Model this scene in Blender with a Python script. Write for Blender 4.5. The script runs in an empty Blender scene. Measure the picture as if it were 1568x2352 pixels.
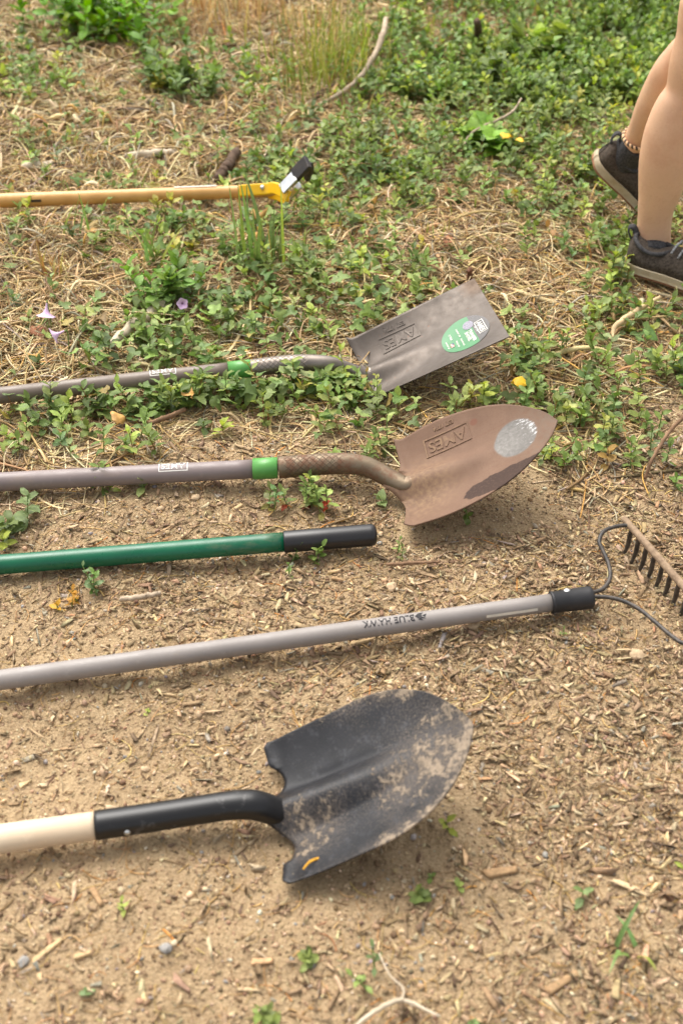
import bpy, math, random
import numpy as np
from mathutils import Vector, Matrix
R = math.radians
random.seed(7); rng = np.random.default_rng(7)
scn = bpy.context.scene
col = scn.collection

# ------------------------------------------------------------------ camera, sky, sun, exposure
CAM_H, PITCH, LENS = 1.255, R(40.5), 40.0
cd = bpy.data.cameras.new('camera'); cam = bpy.data.objects.new('camera', cd); col.objects.link(cam)
cam.location = (0, 0, CAM_H); cam.rotation_euler = (R(90) - PITCH, 0, 0)
cd.sensor_fit = 'VERTICAL'; cd.sensor_height = 36.0; cd.lens = LENS; cd.clip_end = 500; cd.clip_start = .05
cd.dof.use_dof = True; cd.dof.focus_distance = 2.02; cd.dof.aperture_fstop = 4.0
scn.camera = cam
SUN_EL, SUN_AZ = R(58), R(-28)          # azimuth from +y, negative = to the left
w = bpy.data.worlds.new('World'); scn.world = w; w.use_nodes = True
nt = w.node_tree; nt.nodes.clear()
sky = nt.nodes.new('ShaderNodeTexSky'); sky.sky_type = 'NISHITA'; sky.sun_disc = False
sky.sun_elevation = SUN_EL; sky.sun_rotation = SUN_AZ; sky.air_density = 1.0; sky.dust_density = 6.0; sky.ozone_density = .4
hs = nt.nodes.new('ShaderNodeHueSaturation'); hs.inputs['Saturation'].default_value = .25
bg = nt.nodes.new('ShaderNodeBackground'); bg.inputs[1].default_value = .15
wo = nt.nodes.new('ShaderNodeOutputWorld')
nt.links.new(sky.outputs[0], hs.inputs['Color']); nt.links.new(hs.outputs[0], bg.inputs[0]); nt.links.new(bg.outputs[0], wo.inputs[0])
sd = bpy.data.lights.new('sun', 'SUN'); so = bpy.data.objects.new('sun', sd); col.objects.link(so)
sd.energy = 1.05; sd.angle = R(55); sd.color = (1, .955, .87)
so.rotation_euler = (R(90) - SUN_EL, 0, R(180) - SUN_AZ)
dirv = Vector((math.sin(SUN_AZ) * math.cos(SUN_EL), math.cos(SUN_AZ) * math.cos(SUN_EL), math.sin(SUN_EL)))
so.rotation_euler = dirv.to_track_quat('Z', 'Y').to_euler()
vs = scn.view_settings; vs.view_transform = 'Standard'; vs.look = 'None'; vs.exposure = 0.92; vs.gamma = 1.0
scn.cycles.max_bounces = 6; scn.cycles.use_denoising = True

# ------------------------------------------------------------------ survey helpers: a point of the plan (1568 x 2352 units) -> ground
FPX = LENS / 36 * 2352
CF = np.array([0, math.cos(PITCH), -math.sin(PITCH)]); CU = np.array([0, math.sin(PITCH), math.cos(PITCH)]); CR = np.array([1., 0, 0]); CC = np.array([0, 0, CAM_H])
def ray(px, py): return CF + CR * (px - 784) / FPX + CU * (1176 - py) / FPX
def G(px, py, z=0.): r = ray(px, py); return CC + r * (z - CAM_H) / r[2]
def Wd(px, py, Y): r = ray(px, py); return CC + r * (Y / r[1])
def proj(P):
    d = np.asarray(P, float) - CC; z = d @ CF
    return 784 + FPX * (d @ CR) / z, 1176 - FPX * (d @ CU) / z
def pscale(P): return FPX / ((np.asarray(P) - CC) @ CF)

# ------------------------------------------------------------------ value noise for terrain and density
_lat = rng.random((256, 256))
def vnoise(x, y, s, o=0):
    x = np.asarray(x) / s + 37.3 + o * 17.7; y = np.asarray(y) / s + 91.1 + o * 7.3
    i = np.floor(x).astype(int); j = np.floor(y).astype(int); fx = x - i; fy = y - j
    fx = fx * fx * (3 - 2 * fx); fy = fy * fy * (3 - 2 * fy)
    a = _lat[i % 256, j % 256]; b = _lat[(i + 1) % 256, j % 256]; c = _lat[i % 256, (j + 1) % 256]; d = _lat[(i + 1) % 256, (j + 1) % 256]
    return (a * (1 - fx) + b * fx) * (1 - fy) + (c * (1 - fx) + d * fx) * fy
RESTS = [(.13, 1.53), (.075, 1.90), (-.06, .875)]       # where the shovel blades have settled into the soil
def ground_h(x, y):
    h = -.010 + .016 * (vnoise(x, y, .45) - .5) + .012 * (vnoise(x, y, .13, 1) - .5) + .008 * (vnoise(x, y, .045, 2) - .5) + .004 * (vnoise(x, y, .018, 3) - .5)
    for cx_, cy_ in RESTS: h = h - .022 * np.exp(-(((np.asarray(x) - cx_) ** 2 + (np.asarray(y) - cy_) ** 2) / .125 ** 2))
    return h

# ------------------------------------------------------------------ mesh helpers
def tag(o, label=None, cat=None, group=None, kind=None):
    if label: o['label'] = label
    if cat: o['category'] = cat
    if group: o['group'] = group
    if kind: o['kind'] = kind
    return o
def mesh_np(name, V, F, mat, cols=None, parent=None, smooth=False, uv=None):
    V = np.asarray(V, np.float32); F = np.asarray(F, np.int32); k = F.shape[1]
    me = bpy.data.meshes.new(name)
    me.vertices.add(len(V)); me.vertices.foreach_set('co', V.ravel())
    me.loops.add(F.size); me.loops.foreach_set('vertex_index', F.ravel())
    me.polygons.add(len(F)); me.polygons.foreach_set('loop_start', np.arange(0, F.size, k, dtype=np.int32))
    me.polygons.foreach_set('loop_total', np.full(len(F), k, np.int32))
    if smooth: me.polygons.foreach_set('use_smooth', np.ones(len(F), bool))
    if cols is not None:
        a = me.color_attributes.new('Col', 'FLOAT_COLOR', 'POINT')
        c = np.ones((len(V), 4), np.float32); c[:, :3] = cols; a.data.foreach_set('color', c.ravel())
    if uv is not None:
        u = me.uv_layers.new(name='UVMap'); u.data.foreach_set('uv', np.asarray(uv, np.float32)[F.ravel()].ravel())
    me.update(calc_edges=True); me.validate()
    o = bpy.data.objects.new(name, me); col.objects.link(o); me.materials.append(mat)
    if parent: o.parent = parent
    return o
def mesh_py(name, V, F, mat, parent=None, smooth=False, uv=None):
    me = bpy.data.meshes.new(name); me.from_pydata([tuple(map(float, v)) for v in V], [], [tuple(map(int, f)) for f in F]); 
    if smooth:
        for p in me.polygons: p.use_smooth = True
    if uv is not None:
        u = me.uv_layers.new(name='UVMap')
        for l in me.loops: u.data[l.index].uv = uv[l.vertex_index]
    me.update(); o = bpy.data.objects.new(name, me); col.objects.link(o); me.materials.append(mat)
    if parent: o.parent = parent
    return o
def empty(name, loc=(0, 0, 0)):
    o = bpy.data.objects.new(name, None); col.objects.link(o); o.location = loc; o.empty_display_size = .05
    return o
def put(o, parent):                     # parent while keeping world placement
    bpy.context.view_layer.update(); o.parent = parent
    o.matrix_parent_inverse = Matrix.Translation(parent.location).inverted()
    return o
def nrm(v): v = np.asarray(v, float); return v / (np.linalg.norm(v) + 1e-12)
def spline(P, n):                       # Catmull-Rom through rows of P (any width)
    P = np.asarray(P, float)
    if len(P) == 2: t = np.linspace(0, 1, n)[:, None]; return P[0] * (1 - t) + P[1] * t
    Q = np.vstack([2 * P[0] - P[1], P, 2 * P[-1] - P[-2]]); out = []
    T = np.linspace(0, len(P) - 1 - 1e-9, n)
    for t in T:
        i = int(t); f = t - i; a, b, c, d = Q[i:i + 4]
        out.append(.5 * (2 * b + (c - a) * f + (2 * a - 5 * b + 4 * c - d) * f * f + (3 * b - a - 3 * c + d) * f ** 3))
    return np.array(out)
def sweep_vf(P, rad, seg=20, ref=(0, 0, 1), cap=True, rad2=None):
    P = np.asarray(P, float); n = len(P); rad = np.broadcast_to(np.asarray(rad, float), (n,)); rad2 = rad if rad2 is None else np.broadcast_to(np.asarray(rad2, float), (n,))
    T = np.gradient(P, axis=0); V = []; UV = []; L = 0; ref = np.asarray(ref, float)
    side = nrm(np.cross(T[0], ref))
    for i in range(n):
        t = nrm(T[i]); side = nrm(side - t * (side @ t)); up = np.cross(side, t)
        if i: L += np.linalg.norm(P[i] - P[i - 1])
        for k in range(seg):
            a = 2 * math.pi * k / seg
            V.append(P[i] + side * math.cos(a) * rad[i] + up * math.sin(a) * rad2[i]); UV.append((L, k / seg))
    F = [(i * seg + k, i * seg + (k + 1) % seg, (i + 1) * seg + (k + 1) % seg, (i + 1) * seg + k) for i in range(n - 1) for k in range(seg)]
    if cap:
        F.append(tuple(range(seg))[::-1]); F.append(tuple((n - 1) * seg + k for k in range(seg)))
    return V, F, UV
def tube(name, P, rad, mat, parent=None, seg=20, n=None, ref=(0, 0, 1), rad2=None, cap=True):
    if n:
        m = np.column_stack([np.asarray(P, float), np.broadcast_to(np.asarray(rad, float), (len(P),)), np.broadcast_to(np.asarray(rad if rad2 is None else rad2, float), (len(P),))])
        m = spline(m, n); P, rad, rad2 = m[:, :3], m[:, 3], m[:, 4]
    V, F, UV = sweep_vf(P, rad, seg, ref, cap, rad2)
    return mesh_py(name, V, F, mat, parent, True, UV)
def smooth_by_angle(o, ang=40):
    for e in o.data.edges: pass
    m = o.modifiers.new('edge_split', 'EDGE_SPLIT'); m.split_angle = R(ang)
def text_vf(s, size, bold=0.):          # flat triangulated lettering, centred on its own middle
    c = bpy.data.curves.new('lettering', 'FONT'); c.body = s; c.size = size; c.align_x = 'CENTER'; c.align_y = 'CENTER'; c.offset = bold; c.resolution_u = 3
    o = bpy.data.objects.new('lettering', c); col.objects.link(o); dg = bpy.context.evaluated_depsgraph_get(); dg.update()
    me = bpy.data.meshes.new_from_object(o.evaluated_get(dg)); V = [tuple(v.co[:2]) for v in me.vertices]; F = [tuple(p.vertices) for p in me.polygons]
    bpy.data.objects.remove(o); bpy.data.curves.remove(c); bpy.data.meshes.remove(me)
    return V, F
def rect_vf(x0, y0, x1, y1, n=10):
    V = []; F = []
    for i in range(n + 1):
        t = i / n
        if abs(x1 - x0) > abs(y1 - y0): V += [(x0 + (x1 - x0) * t, y0), (x0 + (x1 - x0) * t, y1)]
        else: V += [(x1, y0 + (y1 - y0) * t), (x0, y0 + (y1 - y0) * t)]
    for i in range(n): F.append((2 * i, 2 * i + 2, 2 * i + 3, 2 * i + 1))
    return V, F
def frame_vf(w, h, t):
    return merge2([rect_vf(-w/2, h/2 - t, w/2, h/2), rect_vf(-w/2, -h/2, w/2, -h/2 + t), rect_vf(-w/2, -h/2 + t, -w/2 + t, h/2 - t), rect_vf(w/2 - t, -h/2 + t, w/2, h/2 - t)])
def merge2(parts):
    V = []; F = []
    for v, f in parts:
        b = len(V); V += [tuple(p) for p in v]; F += [tuple(i + b for i in q) for q in f]
    return V, F
def xf2(vf, dx, dy, s=1., sy=None):
    return [(x * s + dx, y * (s if sy is None else sy) + dy) for x, y in vf[0]], vf[1]

# ------------------------------------------------------------------ node helpers
class N:
    def __init__(s, name):
        s.m = bpy.data.materials.new(name); s.m.use_nodes = True; s.t = s.m.node_tree; s.t.nodes.clear()
        s.o = s.t.nodes.new('ShaderNodeOutputMaterial')
    def nd(s, ty, ins, **kw):
        n = s.t.nodes.new(ty)
        for k, v in kw.items(): setattr(n, k, v)
        for k, v in ins.items():
            i = n.inputs[k]
            if isinstance(v, bpy.types.NodeSocket): s.t.links.new(v, i)
            elif v is not None:
                if isinstance(v, (tuple, list)) and len(v) == 3 and i.type == 'RGBA': v = (*v, 1)
                i.default_value = v
        return n
    def obj(s): return s.nd('ShaderNodeTexCoord', {}).outputs['Object']
    def uv(s): return s.nd('ShaderNodeTexCoord', {}).outputs['UV']
    def attr(s, nm='Col'): return s.nd('ShaderNodeAttribute', {}, attribute_name=nm).outputs['Color']
    def map(s, v, sc=(1, 1, 1), rot=(0, 0, 0), loc=(0, 0, 0)): return s.nd('ShaderNodeMapping', {'Vector': v, 'Scale': sc, 'Rotation': rot, 'Location': loc}).outputs[0]
    def noise(s, v, sc, det=4, ro=.55, dis=0.): return s.nd('ShaderNodeTexNoise', {'Vector': v, 'Scale': sc, 'Detail': det, 'Roughness': ro, 'Distortion': dis}).outputs['Fac']
    def vor(s, v, sc, feat='F1', out='Distance'): return s.nd('ShaderNodeTexVoronoi', {'Vector': v, 'Scale': sc}, feature=feat).outputs[out]
    def mr(s, f, a, b, c=0., d=1.): return s.nd('ShaderNodeMapRange', {'Value': f, 'From Min': a, 'From Max': b, 'To Min': c, 'To Max': d}).outputs[0]
    def ma(s, op, a, b=0.): return s.nd('ShaderNodeMath', {0: a, 1: b}, operation=op, use_clamp=False).outputs[0]
    def mix(s, f, a, b, bt='MIX'):
        n = s.t.nodes.new('ShaderNodeMixRGB'); n.blend_type = bt
        for k, v in ((0, f), (1, a), (2, b)):
            if isinstance(v, bpy.types.NodeSocket): s.t.links.new(v, n.inputs[k])
            else: n.inputs[k].default_value = v if k == 0 else (*v, 1)
        return n.outputs[0]
    def sep(s, v): n = s.nd('ShaderNodeSeparateXYZ', {0: v}); return n.outputs
    def ell(s, uv, cu, cv, ru, rv, soft=.15, warp=0., wsc=40):   # 1 inside an ellipse of the surface
        x, y, z = s.sep(uv)
        a = s.ma('MULTIPLY', s.ma('SUBTRACT', x, cu), 1 / ru); b = s.ma('MULTIPLY', s.ma('SUBTRACT', y, cv), 1 / rv)
        d = s.ma('SQRT', s.ma('ADD', s.ma('MULTIPLY', a, a), s.ma('MULTIPLY', b, b)))
        if warp: d = s.ma('ADD', d, s.ma('MULTIPLY', s.ma('SUBTRACT', s.noise(uv, wsc, 5), .5), warp))
        return s.mr(d, 1 + soft, 1 - soft)
    def bump(s, h, st=.5, dist=.002): return s.nd('ShaderNodeBump', {'Height': h, 'Strength': st, 'Distance': dist}).outputs[0]
    def pbr(s, base, rough=.6, metal=0., spec=.5, nor=None, **kw):
        p = s.nd('ShaderNodeBsdfPrincipled', {'Base Color': base, 'Roughness': rough, 'Metallic': metal, 'Specular IOR Level': spec, **kw})
        if nor is not None: s.t.links.new(nor, p.inputs['Normal'])
        return p.outputs[0]
    def out(s, sh): s.t.links.new(sh, s.o.inputs[0]); return s.m
def sr(r, g, b):                        # sRGB 0-255 -> linear
    f = lambda c: (c / 255 / 12.92) if c / 255 <= .04045 else ((c / 255 + .055) / 1.055) ** 2.4
    return (f(r), f(g), f(b))
M = {}
def simple(name, c, rough=.5, metal=0., spec=.5, var=.25, vs=60, bump=.0, c2=None, bs=300):
    n = N(name); o = n.obj(); f = n.noise(o, vs, 5)
    b = n.mix(n.mr(f, .3, .7), tuple(x * (1 - var) for x in c), c2 or tuple(min(1, x * (1 + var)) for x in c))
    nor = n.bump(n.noise(o, bs, 3), bump, .001) if bump else None
    M[name] = n.out(n.pbr(b, rough, metal, spec, nor)); return M[name]

n = N('soil'); o = n.obj()
f1 = n.noise(o, 3.2, 5, .6); f2 = n.noise(o, 26, 6, .65); f3 = n.noise(o, 240, 4, .7); v1 = n.vor(o, 190); v2 = n.vor(o, 420)
b = n.mix(n.mr(f1, .35, .65), sr(154, 129, 97), sr(177, 150, 115))
b = n.mix(n.mr(f2, .35, .72, 0, .75), b, sr(128, 101, 75))
b = n.mix(n.mr(f3, .40, .75, 0, .7), b, sr(200, 172, 138))
b = n.mix(n.mr(n.noise(o, 520, 3, .7), .52, .68, 0, .6), b, sr(104, 78, 54))
hgt = n.ma('ADD', n.ma('MULTIPLY', f3, .6), n.ma('ADD', n.ma('MULTIPLY', n.ma('SUBTRACT', 1, v1), .7), n.ma('MULTIPLY', n.ma('SUBTRACT', 1, v2), .35)))
b = n.nd('ShaderNodeHueSaturation', {'Color': b, 'Saturation': .98, 'Hue': .506, 'Value': .98}).outputs[0]
M['soil'] = n.out(n.pbr(b, .95, 0, .15, n.bump(hgt, .75, .0045)))
def litter(name, rough=.85, spec=.25, sc=180, var=.35, bump=.3, sat=.95):
    n = N(name); o = n.obj(); c = n.attr(); f = n.noise(n.map(o, (1, 1, 1)), sc, 4, .6)
    b = n.mix(1., c, n.mix(n.mr(f, .3, .7), (1 - var,) * 3, (1 + var * .6,) * 3), 'MULTIPLY')
    b = n.nd('ShaderNodeHueSaturation', {'Color': b, 'Saturation': sat, 'Hue': .505, 'Value': 1.0}).outputs[0]
    M[name] = n.out(n.pbr(b, rough, 0, spec, n.bump(f, bump, .001)))
litter('chip'); litter('straw', .65, .3, 260, .3, .3, 1.08); litter('crumb', .95, .12, 400, .3, .6)
def leafmat(name, trans=.28, rough=.52, tc=(1.25, 1.35, .75), hue=.488):
    n = N(name); o = n.obj(); c = n.attr(); f = n.noise(o, 140, 4, .6); g = n.noise(o, 45, 3)
    b = n.mix(1., c, n.mix(n.mr(f, .3, .72), (.72, .72, .70), (1.2, 1.18, 1.1)), 'MULTIPLY')
    b = n.mix(n.mr(n.noise(o, 90, 2), .70, .78, 0, .5), b, sr(150, 125, 70))
    b = n.nd('ShaderNodeHueSaturation', {'Color': b, 'Hue': hue, 'Saturation': 1.13, 'Value': 1.04}).outputs[0]
    p = n.pbr(b, rough, 0, .35, n.bump(f, .25, .0012))
    t = n.nd('ShaderNodeBsdfTranslucent', {'Color': n.mix(1., b, tc, 'MULTIPLY')}).outputs[0]
    M[name] = n.out(n.nd('ShaderNodeMixShader', {0: trans, 1: p, 2: t}).outputs[0])
leafmat('leaf'); leafmat('grassblade', .25, .5, (1.1, 1.12, .9), .49); leafmat('petal', .4, .6, (1.1, 1.1, 1.1), .5)

# ------------------------------------------------------------------ ground: one sheet to the horizon
fx = np.arange(-2.15, 2.1501, .009); fy = np.arange(.30, 4.75, .009)
ext = np.array([.06, .15, .3, .6, 1.2, 2.5, 5, 10, 25, 60, 150])
gx = np.concatenate([fx[0] - ext[::-1], fx, fx[-1] + ext]); gy = np.concatenate([fy[0] - ext[::-1], fy, fy[-1] + ext])
X, Y = np.meshgrid(gx, gy); Z = ground_h(X, Y)
nx, ny = len(gx), len(gy); idx = np.arange(nx * ny).reshape(ny, nx)
quads = np.stack([idx[:-1, :-1], idx[:-1, 1:], idx[1:, 1:], idx[1:, :-1]], -1).reshape(-1, 4)
ground = mesh_np('ground', np.stack([X, Y, Z], -1).reshape(-1, 3), quads, M['soil'], smooth=True)
tag(ground, 'bare tan soil with fine crumbs and faint dips', 'ground', kind='structure')

# ------------------------------------------------------------------ density maps of the ground plan (rows run from far to near)
GREEN = ["0373000013354456", "2102210125667765", "2201221134778865", "1232224566777765", "3343345566534555", "2137745631005666", "3123455666200365", "1336677655311255",
         "2367575568876454", "4456455776677744", "3113001241001420", "0010002300000000", "2000000000000000"] + ["0000000000000000"] * 11
STRAW = ["7535999754333343", "9999999754223223", "9999999863222233", "9999975544223334", "9988875545675334", "9996576579995443", "9999765566999744", "9995444457999964",
         "7643333343345542", "4433222222233430", "2112000011001320", "1110000000000110"] + ["0000000000000000"] * 6 + ["0000000000000011"] * 4 + ["0000000001000112"] * 2
CHIPS = ["1111111111111111"] * 8 + ["2222222222222234", "3332333333333356", "4445444456666677", "5444455677777777", "4434456777777778", "4556788877888888", "4455688888888889", "3333455667889999",
         "3333444456788999", "2233333345678899", "2222222233457899", "2222233233447899", "2222333333346889", "3322333334456889", "3332333344567888", "3333334445667888"]
def dens(mp, P):
    m = np.array([[int(c) for c in r] for r in mp], float) / 9
    px, py = proj(P); u = np.clip(px / 98 - .5, 0, 14.999); v = np.clip(py / 98 - .5, 0, 22.999)
    i = u.astype(int); j = v.astype(int); a = u - i; b = v - j
    return (m[j, i] * (1 - a) + m[j, i + 1] * a) * (1 - b) + (m[j + 1, i] * (1 - a) + m[j + 1, i + 1] * a) * b
def cand(n, y0=.42, y1=4.7, x=2.1):
    n = int(n * x / 1.7)
    # even over the plan but no wider than a margin beyond what the place shows
    Yy = y0 + (y1 - y0) * rng.random(n); half = np.minimum(x, .80 + Yy * .34); Xx = (rng.random(n) * 2 - 1) * x
    k = np.abs(Xx) < half; P = np.stack([Xx[k], Yy[k], np.zeros(k.sum())], -1); P[:, 2] = ground_h(P[:, 0], P[:, 1]); return P

# ------------------------------------------------------------------ tools: where they lie (used to keep plants clear of them)
def RM(r): return np.array(r)
DIG_L, DIG_R = np.array([.1141, 1.5292, -.0044]), RM([[0.8796, -0.0477, -0.4734], [0.0055, 0.9959, -0.0901], [0.4757, 0.0767, 0.8762]])
TRA_L, TRA_R = np.array([.0551, 1.8998, -.0289]), RM([[0.8588, -0.1982, -0.4724], [0.1799, 0.9801, -0.0842], [0.4797, -0.0126, 0.8774]])
BLK_L, BLK_R = np.array([-.0771, .8713, -.018]), RM([[0.8792, -0.1627, -0.4479], [0.1368, 0.9865, -0.0898], [0.4565, 0.0177, 0.8896]])
yA, yB = G(0, 461, .024), G(640, 437, .03)
tA, tB = G(0, 908, .022), G(560, 848, .03)
dA, dB = G(0, 1107, .018), G(610, 1075, .027)
gA, gB = G(0, 1297, .017), G(860, 1228, .02)
rA, rB = G(0, 1562, .017), G(1268, 1383.5, .022)
bA, bB = G(0, 1927, .019), G(220, 1896, .021)
AX = [(yA, yB, .02), (tA, TRA_L + TRA_R @ [0, 0, 0], .022), (dA, DIG_L, .022), (gA, gB, .018), (rA, G(1360, 1372, .02), .02), (bA, BLK_L, .022)]
def near_axis(P, pad):
    bad = np.zeros(len(P), bool)
    for a, b, r in AX:
        a = a[:2] - (b[:2] - a[:2]) * .6; d = b[:2] - a[:2]; t = np.clip(((P[:, :2] - a) @ d) / (d @ d), 0, 1)
        bad |= np.linalg.norm(P[:, :2] - (a + t[:, None] * d), axis=1) < r + pad
    return bad
def under_blade(P, pad=0.):
    bad = np.zeros(len(P), bool)
    for L, Rm, l, hw in ((DIG_L, DIG_R, .285, .115), (TRA_L, TRA_R, .28, .118), (BLK_L, BLK_R, .285, .112)):
        q = (P - L) @ Rm; e = np.where(q[:, 0] > .18, .09, hw) if l > .282 else hw
        # plan distance: project straight up on the blade plane
        u = (P - L)[:, :2] @ nrm(Rm[:2, 0]) / np.linalg.norm(Rm[:2, 0]); v = (P - L)[:, :2] @ nrm(Rm[:2, 1])
        bad |= (u > -.03 - pad) & (u < l + pad) & (np.abs(v) < e + pad)
    return bad
FEET = [(np.array([.69, 2.31]), .045), (np.array([.74, 2.275]), .05), (np.array([.80, 2.225]), .055), (np.array([.85, 2.18]), .05), (np.array([.70, 2.585]), .05)]
def under_feet(P):
    bad = np.zeros(len(P), bool)
    for c, r in FEET: bad |= np.linalg.norm(P[:, :2] - c, axis=1) < r
    return bad

# ------------------------------------------------------------------ scatter builders
def rotz(a): c, s = np.cos(a), np.sin(a); z = np.zeros_like(a); o = np.ones_like(a); return np.stack([np.stack([c, -s, z], -1), np.stack([s, c, z], -1), np.stack([z, z, o], -1)], -2)
def rotx(a): c, s = np.cos(a), np.sin(a); z = np.zeros_like(a); o = np.ones_like(a); return np.stack([np.stack([o, z, z], -1), np.stack([z, c, -s], -1), np.stack([z, s, c], -1)], -2)
def roty(a): c, s = np.cos(a), np.sin(a); z = np.zeros_like(a); o = np.ones_like(a); return np.stack([np.stack([c, z, s], -1), np.stack([z, o, z], -1), np.stack([-s, z, c], -1)], -2)
def instance(tv, tf, loc, rm, sc, cols, jit=0.):
    n = len(loc); k = len(tv); sc = np.asarray(sc); sc = sc[:, None, None] if sc.ndim == 1 else sc[:, None, :]
    L = tv[None] * sc
    if jit: L = L + rng.normal(0, jit, (n, k, 3)) * sc
    V = np.einsum('nij,nkj->nki', rm, L) + loc[:, None, :]
    F = tf[None] + (np.arange(n) * k)[:, None, None]
    return V.reshape(-1, 3), F.reshape(-1, tf.shape[1]), np.repeat(cols, k, 0)
def pick(pal, n, var=.18):
    pal = np.array(pal); w_ = pal[:, 3] / pal[:, 3].sum(); c = pal[rng.choice(len(pal), n, p=w_), :3]
    return c * (1 + rng.normal(0, var, (n, 1))).clip(.4, 1.7) * (1 + rng.normal(0, .05, (n, 3)))
def P4(*rows): return [(*sr(*r[:3]), r[3]) for r in rows]

# --- soil crumbs and small stones
t_ = (1 + 5 ** .5) / 2
icoV = np.array([(-1, t_, 0), (1, t_, 0), (-1, -t_, 0), (1, -t_, 0), (0, -1, t_), (0, 1, t_), (0, -1, -t_), (0, 1, -t_), (t_, 0, -1), (t_, 0, 1), (-t_, 0, -1), (-t_, 0, 1)], float) / 1.9
icoF = np.array([(0, 11, 5), (0, 5, 1), (0, 1, 7), (0, 7, 10), (0, 10, 11), (1, 5, 9), (5, 11, 4), (11, 10, 2), (10, 7, 6), (7, 1, 8), (3, 9, 4), (3, 4, 2), (3, 2, 6), (3, 6, 8), (3, 8, 9), (4, 9, 5), (2, 4, 11), (6, 2, 10), (8, 6, 7), (9, 8, 1)])
P = cand(150000, .42, 2.4); P = P[rng.random(len(P)) < .25 + .75 * (P[:, 1] < 1.9)]
n_ = len(P); s_ = np.minimum(np.exp(rng.normal(-6.5, .5, n_)), .0055)
P[:, 2] += s_ * .25
V, F, Cc = instance(icoV, icoF, P, rotz(rng.random(n_) * 6.28) @ rotx(rng.random(n_) * 6.28), np.stack([s_, s_ * rng.uniform(.6, 1, n_), s_ * rng.uniform(.45, .9, n_)], -1),
    pick(P4((172, 143, 110, 6), (148, 120, 92, 4), (198, 170, 136, 2.5), (216, 198, 170, .7), (150, 143, 136, .7), (126, 100, 76, 1.5)), n_), .12)
tag(mesh_np('soil_crumbs', V, F, M['crumb'], Cc), 'loose crumbs of dry soil and tiny stones', 'soil crumbs', kind='stuff')

# --- wood chips and bark slivers
bx = np.array([(-1, -1, -1), (1, -.7, -1), (1, .7, -1), (-1, 1, -1), (-.9, -.7, 1), (.85, -.5, 1), (.95, .4, 1), (-.8, .8, 1)], float) * .5
bxF = np.array([(0, 3, 2, 1), (4, 5, 6, 7), (0, 1, 5, 4), (1, 2, 6, 5), (2, 3, 7, 6), (3, 0, 4, 7)])
P = cand(420000, .42, 2.7); dn = dens(CHIPS, P) * (.45 + 1.1 * vnoise(P[:, 0], P[:, 1], .09, 5)); P = P[rng.random(len(P)) < dn ** 1.35 * .9]; q_ = (P - DIG_L) @ DIG_R; P = P[~under_blade(P, -.005) | (rng.random(len(P)) < .35)]
n_ = len(P); L_ = np.minimum(np.exp(rng.normal(-5.1, .60, n_)), .045); Wc = np.clip(L_ * rng.uniform(.09, .48, n_), .0007, .007); T_ = np.clip(Wc * rng.uniform(.08, .26, n_), .0004, .0016)
P[:, 2] += T_ * rng.uniform(-.3, .6, n_) + rng.random(n_) ** 2 * .006; P[:, 2] -= under_blade(P) * .006
V, F, Cc = instance(bx, bxF, P, rotz(rng.random(n_) * 6.28) @ roty(rng.normal(0, .26, n_)) @ rotx(rng.normal(0, .5, n_)), np.stack([L_, Wc, T_], -1),
    pick(P4((170, 141, 107, 7), (152, 123, 92, 6), (134, 107, 80, 4), (112, 89, 68, 1.5), (194, 166, 130, 4), (208, 178, 132, 1.2), (152, 140, 122, 1.2), (176, 130, 94, .35)), n_, .14), .16)
chips = tag(mesh_np('wood_chips', V, F, M['chip'], Cc), 'layer of brown wood chips and bark slivers over soil', 'wood chips', kind='stuff')

# --- straw: bent strands lying on the ground
def strands(P, L, wd, lift, bend, cols, nseg=5, tilt=0.12, flat=.45):
    n = len(P); az = rng.random(n) * 6.283; T = np.linspace(-.5, .5, nseg + 1)
    cur = rng.normal(0, bend, n); el = rng.normal(0, tilt, n); cz = np.abs(rng.normal(0, .5, n)) * lift
    x = T[None] * L[:, None]; y = cur[:, None] * L[:, None] * (T[None] ** 2 * 4 - .5) * .25; kink = rng.normal(0, .16, n)[:, None] * np.maximum(T[None], 0) * L[:, None]
    y = y + kink; z = el[:, None] * x + cz[:, None] * (1 - 4 * T[None] ** 2) + lift[:, None] * .5
    ca, sa = np.cos(az)[:, None], np.sin(az)[:, None]
    cx = P[:, 0:1] + x * ca - y * sa; cy = P[:, 1:2] + x * sa + y * ca
    cz_ = np.maximum(ground_h(cx, cy) + .0015, P[:, 2:3] + z)
    C_ = np.stack([cx, cy, cz_], -1); prof = np.array([(-1, 0), (0, flat), (1, 0), (0, -flat)]); tw = rng.random(n) * 1.2 - .6
    taper = np.interp(T, [-.5, 0, .5], [1, 1, .55])
    D = np.gradient(C_, axis=1); D /= np.linalg.norm(D, axis=2, keepdims=True) + 1e-9
    S = np.cross(D, np.array([0, 0, 1.])); S /= np.linalg.norm(S, axis=2, keepdims=True) + 1e-9; Uv = np.cross(S, D)
    V = []
    for a, b in prof:
        ra = a * np.cos(tw) - b * np.sin(tw); rb = a * np.sin(tw) + b * np.cos(tw)
        V.append(C_ + (S * ra[:, None, None] + Uv * rb[:, None, None]) * (wd[:, None, None] * taper[None, :, None]))
    V = np.stack(V, 2)                  # n, seg+1, 4, 3
    k = (nseg + 1) * 4; f = []
    for i in range(nseg):
        for q in range(4): f.append((i * 4 + q, i * 4 + (q + 1) % 4, (i + 1) * 4 + (q + 1) % 4, (i + 1) * 4 + q))
    F = (np.array(f)[None] + (np.arange(n) * k)[:, None, None]).reshape(-1, 4)
    return V.reshape(-1, 3), F, np.repeat(cols, k, 0)
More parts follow.
